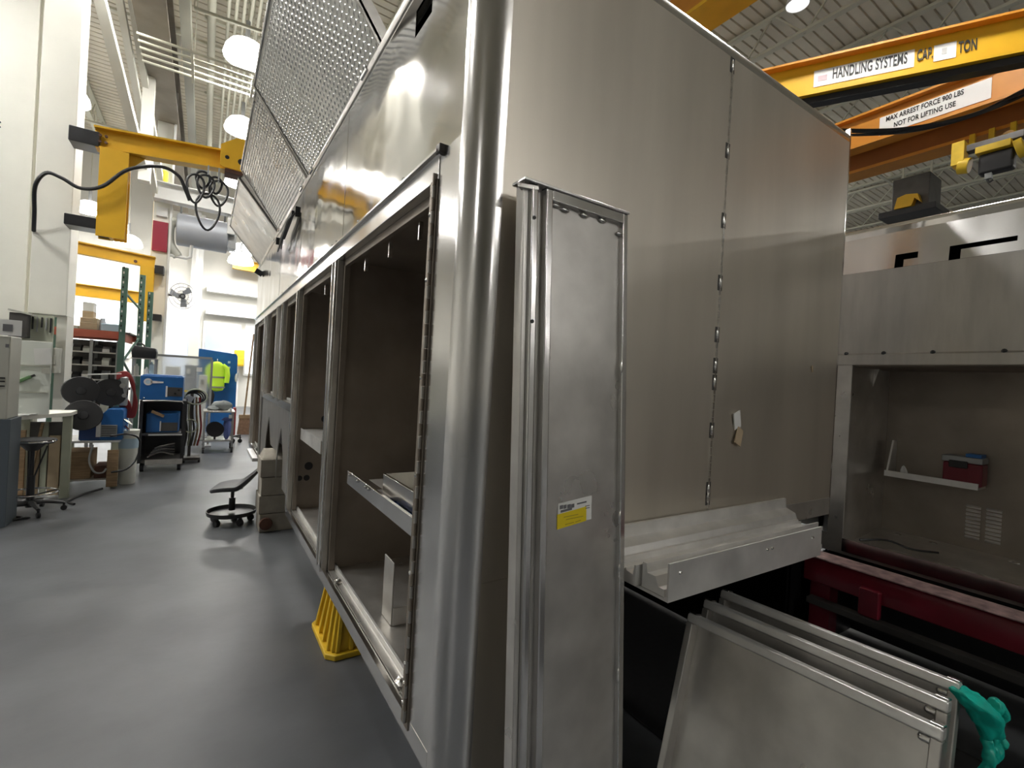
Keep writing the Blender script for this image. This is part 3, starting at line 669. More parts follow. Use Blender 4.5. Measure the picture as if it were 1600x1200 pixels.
tag(B(1.72, 2.84, -1.8, 3.3, .001, .008).build('shade_mat', mat('shade_mat_black', (.012, .011, .012), .8, 0, 30, .2), origin=(2.2, .5, .001)), 'black mat added to stand for the dark shade between the two truck bodies', 'mat')  # black sheet laid where the floor only falls into shade

# ------------------------------------------------------------------ supports under the body
t = thing('jack_stand', 'yellow tapered ribbed jack stand under the front sill', 'stand', (.76, 2.74, 0))
def fr(hx, hy, z): return [(.76-hx, 2.74-hy, z), (.76+hx, 2.74-hy, z), (.76+hx, 2.74+hy, z), (.76-hx, 2.74+hy, z)]
MB().loft([fr(.135, .19, .03), fr(.085, .12, .38)]).build('stand_body', yellow2, t, bevel=.006)
c_ = MB(); q = [(.76+a*(.165+(.0 if k else 0)), 2.74+b_*.225) for k, (a, b_) in enumerate(((-1, -.8), (-.75, -1), (.75, -1), (1, -.8), (1, .8), (.75, 1), (-.75, 1), (-1, .8)))]
c_.prism(q, 'z', 0, .03).build('base_plate', yellow2, t, bevel=.006)
B(.67, .85, 2.61, 2.87, .38, .398).build('top_plate', yellow2, t, bevel=.004)
def rib(p0, p1): MB().bar(p0, p1, .022, .022).build('rib', yellow2, t, bevel=.005)
for k in range(4):
    u = -.15+.10*k; rib((.76-.142, 2.74+u, .03), (.76-.09, 2.74+u*.62, .375))
for k in range(4):
    u = -.105+.07*k; rib((.76+u, 2.74-.197, .03), (.76+u*.62, 2.74-.124, .375))
t = thing('crib_stack', 'stack of tan support blocks under the wheel opening of the big body', 'blocks', (.63, 4.95, 0))
for k in range(4):
    j = .006*(-1)**k
    B(.478+j, .790+j, 4.84, 5.14, .168*k+.002, .168*k+.166).build('block', crib, t, bevel=.006)
MB().loft([[(.485, 4.85, .672), (.785, 4.85, .672), (.785, 5.13, .672), (.485, 5.13, .672)], [(.515, 4.96, .735), (.765, 4.96, .735), (.765, 5.13, .735), (.515, 5.13, .735)]]).build('wedge_block', crib, t, bevel=.004)
MB().cyl((.535, 4.834, .085), (.535, 4.80, .085), .055, n=18).build('round_cap', rust, t, bevel=.004)

# ------------------------------------------------------------------ low rolling stool
t = thing('rolling_stool', 'low grey rolling mechanic stool with round tray base in the aisle', 'stool', (.285, 5.28, 0), R(-12))
# seat: saddle with a rising back, front towards -x
n1, n2 = 15, 11; rings = []
seat = MB()
for side in (0, 1):
    for i in range(n1):
        u = -1+2*i/(n1-1)
        for j in range(n2):
            v = -1+2*j/(n2-1)
            # map the square to a rounded shape
            x = u*math.sqrt(1-.38*v*v); y_ = v*math.sqrt(1-.38*u*u)
            z = .330 + (.21*max(0, x-.12)**1.25 if x > .12 else 0) + .03*y_*y_ - .025*max(0, -x)**2 + .045
            if side == 0: z -= .050*(1 - .45*(x*x+y_*y_)*.6)
            seat.v.append(Vector((x*.21+.02, y_*.20, z-.02)))
NN = n1*n2
for side in (0, 1):
    for i in range(n1-1):
        for j in range(n2-1):
            a = side*NN+i*n2+j; seat.f.append([a, a+1, a+n2+1, a+n2])
edge = [i*n2 for i in range(n1)] + [(n1-1)*n2+j for j in range(1, n2)] + [i*n2+n2-1 for i in range(n1-2, -1, -1)] + [j for j in range(n2-2, 0, -1)]
for a, b_ in zip(edge, edge[1:]+edge[:1]): seat.f.append([a, b_, b_+NN, a+NN])
seat.build('seat', grey_seat, t, local=True, sub=1)
MB().cyl((0, 0, .12), (0, 0, .24), .028).cyl((0, 0, .24), (0, 0, .35), .016).build('gas_column', blackm, t, local=True)
MB().cyl((0, 0, .325), (0, 0, .345), .09, .07).build('seat_bracket', blackm, t, local=True)
MB().lathe([(.02, .088), (.195, .082), (.208, .088), (.214, .125), (.206, .125), (.19, .092), (.04, .098)], n=32).build('tray_base', blackm, t, local=True)
for k in range(5):
    a = 2*PI*k/5+.3; x, y = .165*math.cos(a), .165*math.sin(a)
    c = MB().cyl((x, y, .085), (x, y, .06), .012).obb((x, y, .058), (.03, .032, .03)).build('caster', black, t, local=True, bevel=.004)
    MB().cyl((x-.012, y-.012, .03), (x+.012, y+.012, .03), .03, n=14).build('wheel', rubber, c, local=True)

# ------------------------------------------------------------------ left work area
t = thing('notice_cabinet', 'pale grey panel cabinet with notices at the left edge of the photo', 'cabinet', (-1.55, 6.0, 0))
B(-1.75, -1.41, 5.8, 6.1, .94, 1.66).build('cabinet_panel', creamd, t, bevel=.008)
B(-1.75, -1.385, 5.8, 6.1, .0, .94).build('lower_panel', mat('slate_panel', (.09, .11, .13), .45), t, bevel=.006)
nt_ = B(-1.56, -1.345, 5.79, 5.797, 1.665, 1.80).build('notice', white, t); B(-1.46, -1.40, 5.786, 5.79, 1.70, 1.76).build('notice_print', ink, nt_)
for z in (1.22, 1.26, 1.29): B(-1.47, -1.432, 5.794, 5.80, z, z+.012).build('notice_print', inkb, t)
B(-1.44, -1.42, 5.794, 5.80, 1.56, 1.59).build('round_mark', ink, t)
t = thing('tool_board', 'white laminated board with shelf lines, papers and a green handled brush at the bench', 'board', (-1.42, 6.45, 0))
B(-1.58, -1.272, 6.42, 6.45, .93, 1.645).build('board', white_board, t, bevel=.004)
for z in (1.14, 1.40): B(-1.56, -1.28, 6.40, 6.42, z, z+.012).build('shelf_line', creamd, t)
MB().obb((-1.33, 6.405, 1.50), (.12, .008, .16), (1, 0, .1)).build('paper_sheet', white, t); MB().obb((-1.30, 6.395, 1.36), (.06, .012, .05)).build('paper_pouch', creamd, t)
MB().bar((-1.50, 6.39, 1.24), (-1.40, 6.39, 1.30), .05, .03).build('brush_grip', greenfelt, t, bevel=.008); MB().bar((-1.40, 6.39, 1.30), (-1.375, 6.39, 1.315), .02, .02).build('brush_tip', blackm, t)
B(-1.555, -1.49, 6.40, 6.42, .955, .985).build('blue_tag', lblue, t)
t = thing('work_bench', 'cream topped work bench with papers, partly behind the tall stool', 'bench', (-1.45, 6.7, 0))
MB().prism([(-1.62, 6.28), (-1.45, 6.28), (-1.16, 6.75), (-1.16, 7.05), (-1.62, 7.05)], 'z', .885, .925).build('bench_top', cream, t, bevel=.004)
for x, y in ((-1.55, 6.35), (-1.20, 6.85), (-1.55, 7.0)): B(x-.035, x+.035, y-.035, y+.035, 0, .885).build('leg', greenboard, t)
B(-1.60, -1.2, 6.97, 7.0, .1, .8).build('back_board', alu_dark, t)
for x0, x1, m_, z1 in ((-1.585, -1.53, wood, .72), (-1.49, -1.42, cardboard, .62), (-1.41, -1.36, greenboard, .80), (-1.35, -1.26, cardboard, .66), (-1.25, -1.21, wood, .8)):
    B(x0, x1, 6.90, 6.93, .02, z1).build('stored_board', m_, t, bevel=.003)
MB().bar((-1.5, 6.86, .03), (-1.40, 6.88, .8), .05, .02).build('leaning_board', wood, t)
tag(MB().obb((-1.45, 6.38, .93), (.13, .16, .01), (1, .1, 0)).obb((-1.40, 6.43, .937), (.11, .13, .006), (1, -.3, 0)).build('paper_stack', white, origin=(-1.45, 6.38, .925)), 'loose white papers on the bench below the white board', 'paper')
t = thing('pegboard', 'green beige peg board with small hanging tools under the column', 'board', (-1.75, 8.4, 1.2))
B(-1.98, -1.66, 8.40, 8.43, 1.15, 2.03).build('board', greenboard, t)
B(-1.92, -1.885, 8.43, 8.56, 1.9, 1.95).box(-1.92, -1.885, 8.43, 8.56, 1.25, 1.30).build('standoff', greymet, t)
for k in range(6):
    x = -1.90+k*.042; B(x, x+.014, 8.375, 8.40, 1.87-.03*(k % 3), 2.0).build('hanging_tool', blackm if k % 2 else greymet, t, bevel=.003)
B(-2.02, -1.86, 8.2, 8.35, 1.72, 2.02).build('dark_box', alu_dark, t, bevel=.005)
MB().obb((-1.92, 8.28, 2.03), (.22, .2, .02), (1, 0, -.2)).build('open_flap', creamd, t)
tag(B(-1.72, -1.59, 8.43, 8.55, 1.29, 1.62).box(-1.68, -1.63, 8.42, 8.43, 1.40, 1.52).build('switch_box', creamd, origin=(-1.65, 8.5, 1.3), bevel=.01), 'cream switch box on the post beside the peg board', 'switch box')

# tall lab stool
t = thing('lab_stool', 'tall black stool with chrome foot ring in front of the bench', 'stool', (-1.335, 6.25, 0))
MB().lathe([(.03, .66), (.15, .672), (.168, .69), (.165, .708), (.12, .716), (.02, .712)], n=24).build('seat', black, t, local=True)
MB().lathe([(.168, .686), (.172, .694), (.168, .702), (.160, .694)], n=24).build('seat_rim', chrome, t, local=True)
MB().cyl((0, 0, .06), (0, 0, .36), .03).cyl((0, 0, .36), (0, 0, .64), .018).build('post', blackm, t, local=True)
MB().cyl((0, 0, .60), (0, 0, .665), .04, .10).build('seat_cup', blackm, t, local=True)
MB().bar((.02, 0, .34), (.10, .02, .64), .012, .012).bar((-.02, 0, .34), (-.03, .02, .62), .012, .012).build('lever', blackm, t, local=True)
MB().tube([(.195*math.cos(2*PI*k/28), .195*math.sin(2*PI*k/28), .20) for k in range(28)], .009, 8, True).build('foot_ring', chrome, t, local=True)
for k in range(4):
    a = PI/2*k+.4; MB().bar((.03*math.cos(a), .03*math.sin(a), .17), (.19*math.cos(a), .19*math.sin(a), .20), .01, .01).build('ring_spoke', blackm, t, local=True)
for k in range(5):
    a = 2*PI*k/5+.15; c, s_ = math.cos(a), math.sin(a)
    g = MB().tube([(0, 0, .10), (.10*c, .10*s_, .105), (.24*c, .24*s_, .075)], [.03, .022, .014], 8).build('leg', blackm, t, local=True)
    MB().cyl((.24*c, .24*s_, .075), (.24*c, .24*s_, .045), .01).cyl((.24*c-.012*s_, .24*s_+.012*c, .025), (.24*c+.012*s_, .24*s_-.012*c, .025), .025, n=12).build('caster', black, g, local=True)
tag(MB().tube(spline([(-1.46, 6.05, .012), (-1.38, 6.0, .012), (-1.34, 6.06, .012), (-1.42, 6.12, .012)], 5), .01, 6).ball((-1.31, 6.03, .012), .025, 1.4, .7, .45).build('cord', black, origin=(-1.4, 6.06, 0)), 'short dark cord lying on the floor beneath the tall stool', 'cord')

# second bench with welder
t = thing('welding_table', 'low steel topped table with dark shelf, under the old blue welder', 'table', (-1.05, 7.4, 0))
B(-1.34, -.80, 7.2, 7.75, .535, .56).build('table_top', alu_pale, t, bevel=.004)
for x, y in ((-1.31, 7.23), (-.84, 7.23), (-1.31, 7.7), (-.84, 7.7)): B(x-.025, x+.025, y-.025, y+.025, 0, .535).build('leg', greenboard, t)
B(-1.30, -.85, 7.24, 7.7, .09, .105).build('lower_shelf', alu_mill, t)
B(-1.29, -1.06, 7.3, 7.68, .105, .42).build('dark_crate', wood, t, bevel=.006); B(-1.03, -.87, 7.3, 7.6, .105, .25).build('rusty_box', rust, t, bevel=.005)
for z in (.20, .30): B(-1.29, -1.06, 7.288, 7.30, z, z+.025).build('crate_slat', wood, t)
B(-.90, -.80, 7.17, 7.2, .02, .45).build('wood_plank', wood, t)
t = thing('welder', 'old blue wire welder unit with grey vent on the low steel table', 'welder', (-1.0, 7.4, .56))
MB().prism([(-1.17, .56), (-.78, .56), (-.78, .90), (-.80, .93), (-.92, .93), (-1.0, .84), (-1.17, .76)], 'y', 7.24, 7.70).build('case', blue, t, bevel=.01)
v = B(-.98, -.83, 7.225, 7.24, .60, .74).build('vent_panel', greymet, t, bevel=.003)
for k in range(5): B(-.97, -.84, 7.218, 7.225, .615+k*.025, .625+k*.025).build('vent_slot', alu_dark, v)
B(-1.02, -.98, 7.22, 7.24, .60, .80).build('front_trim', alu_pale, t)
B(-1.17, -.985, 7.23, 7.24, .57, .72).build('dark_front', blue_d, t); MB().bar((-.78, 7.3, .80), (-.70, 7.22, .74), .03, .02).bar((-.78, 7.35, .72), (-.72, 7.2, .68), .02, .02).build('connector', chrome, t)
def spool(label, c, r, w, ax=(0.25, -1, .05), col=black):
    t = thing('wire_spool', label, 'spool', c, 0, 'dark wire spools on the welder')
    a = Vector(ax).normalized(); 
    for s_ in (-1, 1): MB().lathe([(.02, -.006), (r*.98, -.006), (r, 0), (r*.98, .006), (.02, .006)], a*w*s_/2, 26, a).build('flange', col, t, local=True)
    MB().lathe([(r*.3, -w/2), (r*.82, -w/2), (r*.82, w/2), (r*.3, w/2)], (0, 0, 0), 24, a).build('wound_wire', alu_dark, t, local=True)
    MB().lathe([(.015, -.01), (r*.3, -.01), (r*.26, .012), (.012, .014)], a*(w/2+.008), 16, a).build('hub', blackm, t, local=True)
    return t
spool('upper left black wire spool with pale hub', (-1.18, 7.27, 1.13), .165, .08)
spool('upper right thick black wire spool, closest to the red hoses', (-.95, 7.52, 1.11), .165, .20, (.2, -1, .05), blackm)
spool('lower black wire spool with a bright glint, in front of the blue welder', (-1.12, 7.12, .86), .17, .09, (.1, -1, .1), blackm)
t = thing('spool_stand', 'dark frame that carries the wire spools above the old welder', 'frame', (-1.05, 7.5, .56))
for x in (-1.22, -.86): MB().bar((x, 7.725, .56), (x, 7.725, 1.18), .03, .03).build('upright', alu_dark, t)
MB().bar((-1.3, 7.725, 1.15), (-.78, 7.725, 1.15), .03, .03).bar((-1.20, 7.725, 1.13), (-1.20, 7.3, 1.13), .02, .02).bar((-.94, 7.725, 1.11), (-.94, 7.4, 1.11), .02, .02).bar((-1.24, 7.725, 1.0), (-.84, 7.725, 1.0), .02, .02).build('crossbar', alu_dark, t)
MB().box(-.85, -.78, 7.44, 7.56, .95, 1.3).build('feeder_box', greymet, t, bevel=.01); MB().cyl((-.82, 7.43, 1.2), (-.82, 7.40, 1.2), .03).cyl((-.80, 7.43, 1.08), (-.80, 7.40, 1.08), .025).build('gauge', chrome, t)
MB().obb((-1.0, 7.45, 1.33), (.3, .16, .012), (1, 0, .08)).build('top_plate', alu_pale, t)
hz_ = thing('red_hose', 'bundle of red hoses hanging right of the wire spools', 'hose', (-.76, 7.6, .6))
for k in range(6):
    o = .014*k; MB().tube(spline([(-.90, 7.58, 1.34-o), (-.80, 7.55, 1.36-o*.6), (-.73-.3*o, 7.55, 1.22), (-.72+.4*o, 7.56, .98), (-.76+o*.6, 7.56, .80), (-.84+o, 7.57, .92+o), (-.88+o*.5, 7.58, 1.05)], 5), .013, 7).build('hose', redhose, hz_)
t = thing('bucket', 'tall white plastic bucket with pale blue label at the end of the low table', 'bucket', (-.735, 7.42, 0))
MB().lathe([(.075, .0), (.08, .01), (.097, .60), (.10, .62), (.104, .63), (.104, .66), (.09, .665)], n=22).build('bucket_body', buck, t, local=True)
MB().lathe([(.094, .44), (.0955, .44), (.0985, .56), (.096, .56)], n=22).build('label_band', lblue, t, local=True)
tag(MB().tube(spline([(-.88, 7.15, .62), (-.72, 7.22, .63), (-.62, 7.28, .55), (-.63, 7.25, .35), (-.72, 7.18, .22), (-.85, 7.12, .20)], 6), .011, 7).build('cable', black, origin=(-.72, 7.2, .6)), 'black welding cable looped over the white bucket', 'cable')
tag(MB().tube(spline([(-1.03, 7.16, .52), (-1.05, 7.12, .35), (-1.0, 7.1, .22), (-.93, 7.12, .20), (-.90, 7.15, .24)], 6), .010, 7).build('cable', greymet, origin=(-1.0, 7.12, .4)), 'grey cable hanging down from the old blue welder', 'cable')
tag(MB().tube(spline([(-.92, 7.1, .02), (-1.05, 6.9, .012), (-1.12, 6.6, .012), (-1.05, 6.45, .012)], 6), .012, 7).build('cable', black, origin=(-1.0, 6.8, 0)), 'thin black cable on the floor between the tall stool and the low table', 'cable')

# pallet rack and small parts shelving
t = thing('pallet_rack', 'green pallet rack with a red beam full of boxes beyond the welders', 'rack', (-1.3, 10, 0))
def upr(x, y, zt):
    p = B(x-.04, x+.04, y-.03, y+.03, 0, zt).build('upright', green, t)
    for k in range(int((zt-1.9)/.075)):
        z = 1.95+k*.075; B(x-.022, x-.004, y-.034, y-.029, z, z+.035).build('slot', black if k % 2 else alu_pale, p)
upr(-1.095, 9.5, 2.95); upr(-.96, 10.4, 3.0); upr(-1.86, 9.5, 2.95)
upr(-.855, 10.6, 2.75)
B(-1.86, -1.13, 9.46, 9.50, 1.83, 1.945).build('beam', brick_red, t, bevel=.004)
B(-1.86, -1.0, 10.36, 10.40, 1.83, 1.945).build('beam', brick_red, t, bevel=.004); B(-1.09, -1.05, 9.5, 10.4, 1.80, 1.93).build('beam', brick_red, t)
B(-1.86, -1.0, 9.5, 10.38, 1.93, 1.95).build('deck', alu_dark, t)
for za, zb in ((2.55, 2.4), (1.5, 1.9), (1.5, 1.1)): MB().bar((-1.07, 9.52, za), (-.97, 10.36, zb), .025, .025).build('brace', green, t)
for lab, x0, x1, y0, h0, h1, m_ in (
    ('lower tan carton in the two box stack on the red rack beam', -1.60, -1.40, 9.55, 1.95, 2.06, cardboard), ('upper tan carton in the two box stack on the red rack beam', -1.60, -1.40, 9.56, 2.062, 2.13, cardboard),
    ('narrow brown carton under the white box on the rack', -1.61, -1.48, 9.75, 1.95, 2.24, cardboard), ('small white box topmost on the rack boxes', -1.61, -1.48, 9.75, 2.242, 2.38, white),
    ('pale low tray box left on the red rack beam', -1.70, -1.62, 9.55, 1.95, 2.0, buck), ('pale blue grey bin right on the red rack beam', -1.35, -1.14, 9.52, 1.95, 2.06, lblue)):
    tag(B(x0, x1, y0, y0+.22, h0, h1).box(x0-.004, x1+.004, y0-.004, y0+.224, h1-.02, h1-.012).build('box', m_, origin=((x0+x1)/2, y0, h0), bevel=.004), lab, 'box', 'boxes on the pallet rack')
tag(MB().lathe([(.05, 0), (.05, .12), (.03, .16), (.03, .2)], (-1.37, 9.78, 1.95)).build('bottle', greyduct, origin=(-1.37, 9.78, 1.95)), 'grey bottle between the cartons and the blue bin on the rack', 'bottle')
t = thing('parts_shelving', 'grey metal parts shelving with rows of bins beneath the red rack beam', 'shelving', (-1.4, 9.7, 0))
for x in (-1.80, -1.455, -1.14):
    for y in (9.56, 9.95): B(x-.02, x+.02, y-.02, y+.02, 0, 1.80).build('post', greymet, t)
B(-1.82, -1.12, 9.97, 9.975, .5, 1.8).build('back_sheet', alu_dark, t)
SH = (.55, .95, 1.18, 1.40, 1.60)
for z in SH: B(-1.82, -1.12, 9.55, 9.97, z, z+.02).build('shelf', alu_mill, t)
bi = 0
for z, hs in ((.57, .25), (.97, .16), (1.20, .14), (1.42, .12), (1.62, .12)):
    for k in range(6):
        x = -1.785+k*.113; h = hs*random.uniform(.6, 1)
        if k == 3: x += .02
        m_ = (alu_pale, black, greymet, alu_dark, buck, blackm)[(k+bi*2) % 6]
        tag(MB().prism([(9.60, z), (9.8, z), (9.8, z+h), (9.68, z+h), (9.60, z+h*.55)], 'x', x, x+.088).build('parts_bin', m_, origin=(x+.04, 9.58, z)), ('pale', 'black', 'grey', 'dark steel', 'cream', 'glossy black')[(k+bi*2) % 6] + ' bin, ' + ('leftmost', 'second from left', 'third from left', 'third from right', 'second from right', 'rightmost')[k] + ' on the ' + ('lowest', 'second lowest', 'middle', 'second highest', 'highest')[bi] + ' grey shelf', 'bin', 'parts bins on the grey shelving')
    bi += 1

# black case on a stand
t = thing('tool_stand', 'thin steel stand with a narrow tray right of the rack', 'stand', (-.78, 9.2, 0))
B(-.93, -.60, 9.05, 9.35, 1.545, 1.56).build('tray', alu_mill, t)
for x, y in ((-.90, 9.08), (-.63, 9.08), (-.90, 9.32), (-.63, 9.32)): B(x-.012, x+.012, y-.012, y+.012, 0, 1.545).build('leg', greymet, t)
B(-.92, -.61, 9.06, 9.34, 1.28, 1.29).build('shelf', alu_pale, t)
t = thing('tool_bag', 'black tool bag on the thin stand right of the rack', 'bag', (-.77, 9.2, 1.56))
MB().loft([[(-.92, 9.08, 1.56), (-.63, 9.08, 1.56), (-.63, 9.3, 1.56), (-.92, 9.3, 1.56)], [(-.93, 9.07, 1.66), (-.62, 9.07, 1.66), (-.62, 9.31, 1.66), (-.93, 9.31, 1.66)], [(-.90, 9.1, 1.75), (-.64, 9.1, 1.72), (-.64, 9.28, 1.72), (-.90, 9.28, 1.75)]]).build('bag_body', black, t, bevel=.012)
MB().tube(spline([(-.88, 9.19, 1.74), (-.86, 9.19, 1.78), (-.80, 9.19, 1.77), (-.78, 9.19, 1.73)], 4), .012, 6).build('handle', black, t)
for i, (x, h) in enumerate(((-.86, .14), (-.74, .1), (-.68, .18))):
    tag(MB().lathe([(.03, 0), (.03, h), (.012, h+.02), (.012, h+.04)], (x, 9.15, 1.29), 12).build('bottle', (buck, white, lblue)[i], origin=(x, 9.15, 1.29)), ('left beige', 'middle low white', 'right pale blue')[i] + ' bottle on the stand shelf below the black bag', 'bottle', 'bottles under the tool bag')

# welder cart
t = thing('welding_cart', 'black welding cart carrying two blue power sources', 'cart', (-.45, 8.4, 0))
B(-.70, -.20, 8.12, 8.72, .955, .985).build('top_shelf', blackm, t); B(-.70, -.20, 8.12, 8.72, .50, .53).build('middle_shelf', alu_dark, t); B(-.70, -.20, 8.12, 8.72, .12, .16).build('base', alu_dark, t)
for x in (-.69, -.21):
    for y in (8.13, 8.71): B(x-.02, x+.02, y-.02, y+.02, .12, .98).build('post', blackm, t)
B(-.70, -.69, 8.15, 8.7, .16, .95).build('side_sheet', blackm, t); B(-.69, -.21, 8.70, 8.71, .16, .95).build('back_sheet', blackm, t)
MB().tube([(-.68, 8.115, .975), (-.45, 8.11, .985), (-.24, 8.115, .975), (-.215, 8.12, .94)], .010, 6).build('front_rim', alu_pale, t)
B(-.60, -.22, 8.10, 8.12, .50, .52).build('shelf_rim', alu_pale, t); B(-.62, -.20, 8.08, 8.12, .10, .17).build('front_step', alu_mill, t)
for k in range(5): MB().tube(spline([(-.60+.02*k, 8.14, .20+.03*k), (-.45, 8.12, .27+.02*k), (-.30, 8.14, .22+.04*k)], 4), .012, 6).build('cable_coil', black if k % 2 else alu_dark, t)
for x, y in ((-.66, 8.18), (-.24, 8.18), (-.66, 8.66), (-.24, 8.66)): MB().cyl((x-.02, y, .055), (x+.02, y, .055), .055).build('wheel', rubber, t)
def psource(label, x0, x1, y0, y1, z0, z1, big):
    t = thing('welder', label, 'welder', ((x0+x1)/2, (y0+y1)/2, z0))
    B(x0, x1, y0, y1, z0, z1).build('case', blue, t, bevel=.012)
    if big:
        B(x0+.02, x1-.02, y0+.02, y1-.02, z1-.002, z1+.012).build('lid', blue, t, bevel=.004)
        MB().cyl((x0+.085, y0-.001, z1-.085), (x0+.085, y0-.006, z1-.085), .048, n=24).build('round_logo', whitepaint, t)
        MB().cyl((x0+.085, y0-.006, z1-.085), (x0+.085, y0-.008, z1-.085), .026, n=20).build('logo_centre', lblue, t)
        MB().prism([(x0+.12, z1-.105), (x0+.255, z1-.095), (x0+.255, z1-.075), (x0+.12, z1-.068)], 'y', y0-.006, y0-.001).build('logo_bar', whitepaint, t)
        v = B(x1-.18, x1-.01, y0-.008, y0, z0+.06, z0+.185).build('control_panel', alu_dark, t); B(x1-.20, x1-.18, y0-.010, y0, z0+.05, z0+.20).build('panel_trim', whitepaint, t)
        MB().cyl((x1-.05, y0-.008, z0+.15), (x1-.05, y0-.022, z0+.15), .014).cyl((x1-.09, y0-.008, z0+.10), (x1-.09, y0-.022, z0+.10), .014).build('knob', black, t)
        MB().ball((x0+.05, y0, z0+.03), .012).build('socket', chrome, t)
    else:
        B(x0+.17, x1-.01, y0-.006, y0, z0+.02, z0+.14).build('control_panel', alu_dark, t); B(x0+.155, x0+.17, y0-.008, y0, z0+.02, z0+.16).build('panel_trim', alu_pale, t)
        MB().bar((x0+.06, y0-.03, z1+.03), (x0+.20, y0-.03, z1-.04), .02, .04).build('handle', wood, t)
psource('bright blue welder power source on top of the black cart with a round white logo', -.72, -.235, 8.14, 8.68, .985, 1.32, True)
psource('darker blue power source on the middle shelf of the black cart', -.64, -.27, 8.2, 8.66, .53, .80, False)
# hose cart behind
t = thing('cable_hook_post', 'post with looped black and green welding hoses right of the black cart', 'hose', (-.12, 8.85, 0))
MB().bar((-.14, 8.9, .08), (-.14, 8.9, 1.08), .04, .04).box(-.24, .0, 8.7, 9.0, .04, .08).build('post', alu_dark, t)
for x in (-.22, -.02): MB().cyl((x, 8.74, .04), (x+.03, 8.74, .04), .04).build('wheel', rubber, t)
for k in range(4):
    cx, cz, rr = -.13+.015*k, .98+.01*k, .11+.012*k
    MB().tube([(cx+rr*math.cos(2*PI*i/20), 8.84-.015*k, cz+rr*.8*math.sin(2*PI*i/20)) for i in range(20)], .013, 6, True).build('hose_loop', black if k < 3 else greenboard, t)
for k in range(5):
    MB().tube(spline([(-.20+.04*k, 8.82, 1.0), (-.22+.05*k, 8.80, .75), (-.18+.045*k, 8.81, .5), (-.20+.04*k, 8.82, .25)], 5), .015, 6).build('hanging_hose', (black, greenboard, alu_dark, wood, redhose)[k], t)
MB().tube([(-.14+.09*math.cos(2*PI*i/20), 8.78, .56+.10*math.sin(2*PI*i/20)) for i in range(20)], .010, 6, True).build('hose_loop', greenboard, t)
MB().obb((-.17, 8.80, .98), (.10, .02, .09), (1, 0, -.5)).build('paper_tag', white, t)

# utility cart
t = thing('utility_cart', 'grey steel utility cart with cloth on top, nearest the far end of the aisle', 'cart', (.25, 9.85, 0))
B(.02, .49, 9.6, 10.15, .70, .725).build('top_shelf', alu_mill, t, bevel=.004); B(.04, .47, 9.6, 10.15, .20, .225).build('lower_shelf', alu_mill, t)
for x, y in ((.045, 9.62), (.465, 9.62), (.045, 10.13), (.465, 10.13)):
    B(x-.015, x+.015, y-.015, y+.015, .10, .70).build('leg', greymet, t)
    c = B(x-.02, x+.02, y-.02, y+.02, .07, .10).build('caster', alu_dark, t); MB().cyl((x-.015, y, .042), (x+.015, y, .042), .042).build('wheel', rubber, c)
tag(MB().ball((.30, 9.85, .80), .15, 1.1, 1, .62, 14, .05).ball((.17, 9.8, .755), .10, 1.1, 1, .45, 12, .04).build('cloth_heap', greybag, origin=(.28, 9.85, .725), sub=1), 'heap of grey cloth lying on the utility cart', 'cloth')
tag(MB().lathe([(.05, -.06), (.13, -.06), (.13, -.05), (.09, -.05), (.09, .05), (.13, .05), (.13, .06), (.05, .06)], (.205, 9.72, .40), 22, (.1, -1, 0)).bar((.205, 9.72, .34), (.205, 9.72, .225), .03, .03).build('cable_reel', black, origin=(.17, 9.68, .225)), 'black cable reel on the lower shelf of the utility cart', 'reel')
bl = thing('duffel_bag', 'blue cloth bag hanging on the front of the utility cart', 'bag', (.36, 9.68, .225))
MB().ball((.385, 9.74, .40), .13, .48, .75, 1.35, 14, .03).build('bag_body', bluebag, bl, sub=1); MB().ball((.38, 9.66, .58), .08, 1.1, .5, .4, 12, .02).build('bag_flap', bluebag, bl)
tag(MB().box(.40, .47, 9.62, 9.7, .60, .66).cyl((.42, 9.6, .72), (.42, 9.6, .78), .02).build('spray_can', white, origin=(.42, 9.65, .6)), 'small white can at the right end of the utility cart', 'can')
t = thing('floor_caster_frame', 'small dark wheeled frame on the floor right of the utility cart', 'frame', (.62, 10.8, 0))
MB().bar((.50, 10.7, .14), (.66, 10.8, .16), .03, .03).bar((.52, 10.9, .14), (.68, 10.85, .10), .025, .025).bar((.50, 10.7, .14), (.52, 10.9, .14), .025, .025).build('frame_bar', alu_dark, t)
for x, y in ((.52, 10.72), (.66, 10.84), (.54, 10.9)): MB().cyl((x, y-.015, .04), (x, y+.015, .04), .04).bar((x, y, .05), (x, y, .14), .02, .02).build('caster', black, t)
tag(B(.50, .56, 10.6, 10.7, .18, .72).build('red_bottle', redhose, origin=(.53, 10.65, .18), bevel=.02), 'dark red cylinder like object behind the utility cart', 'cylinder')

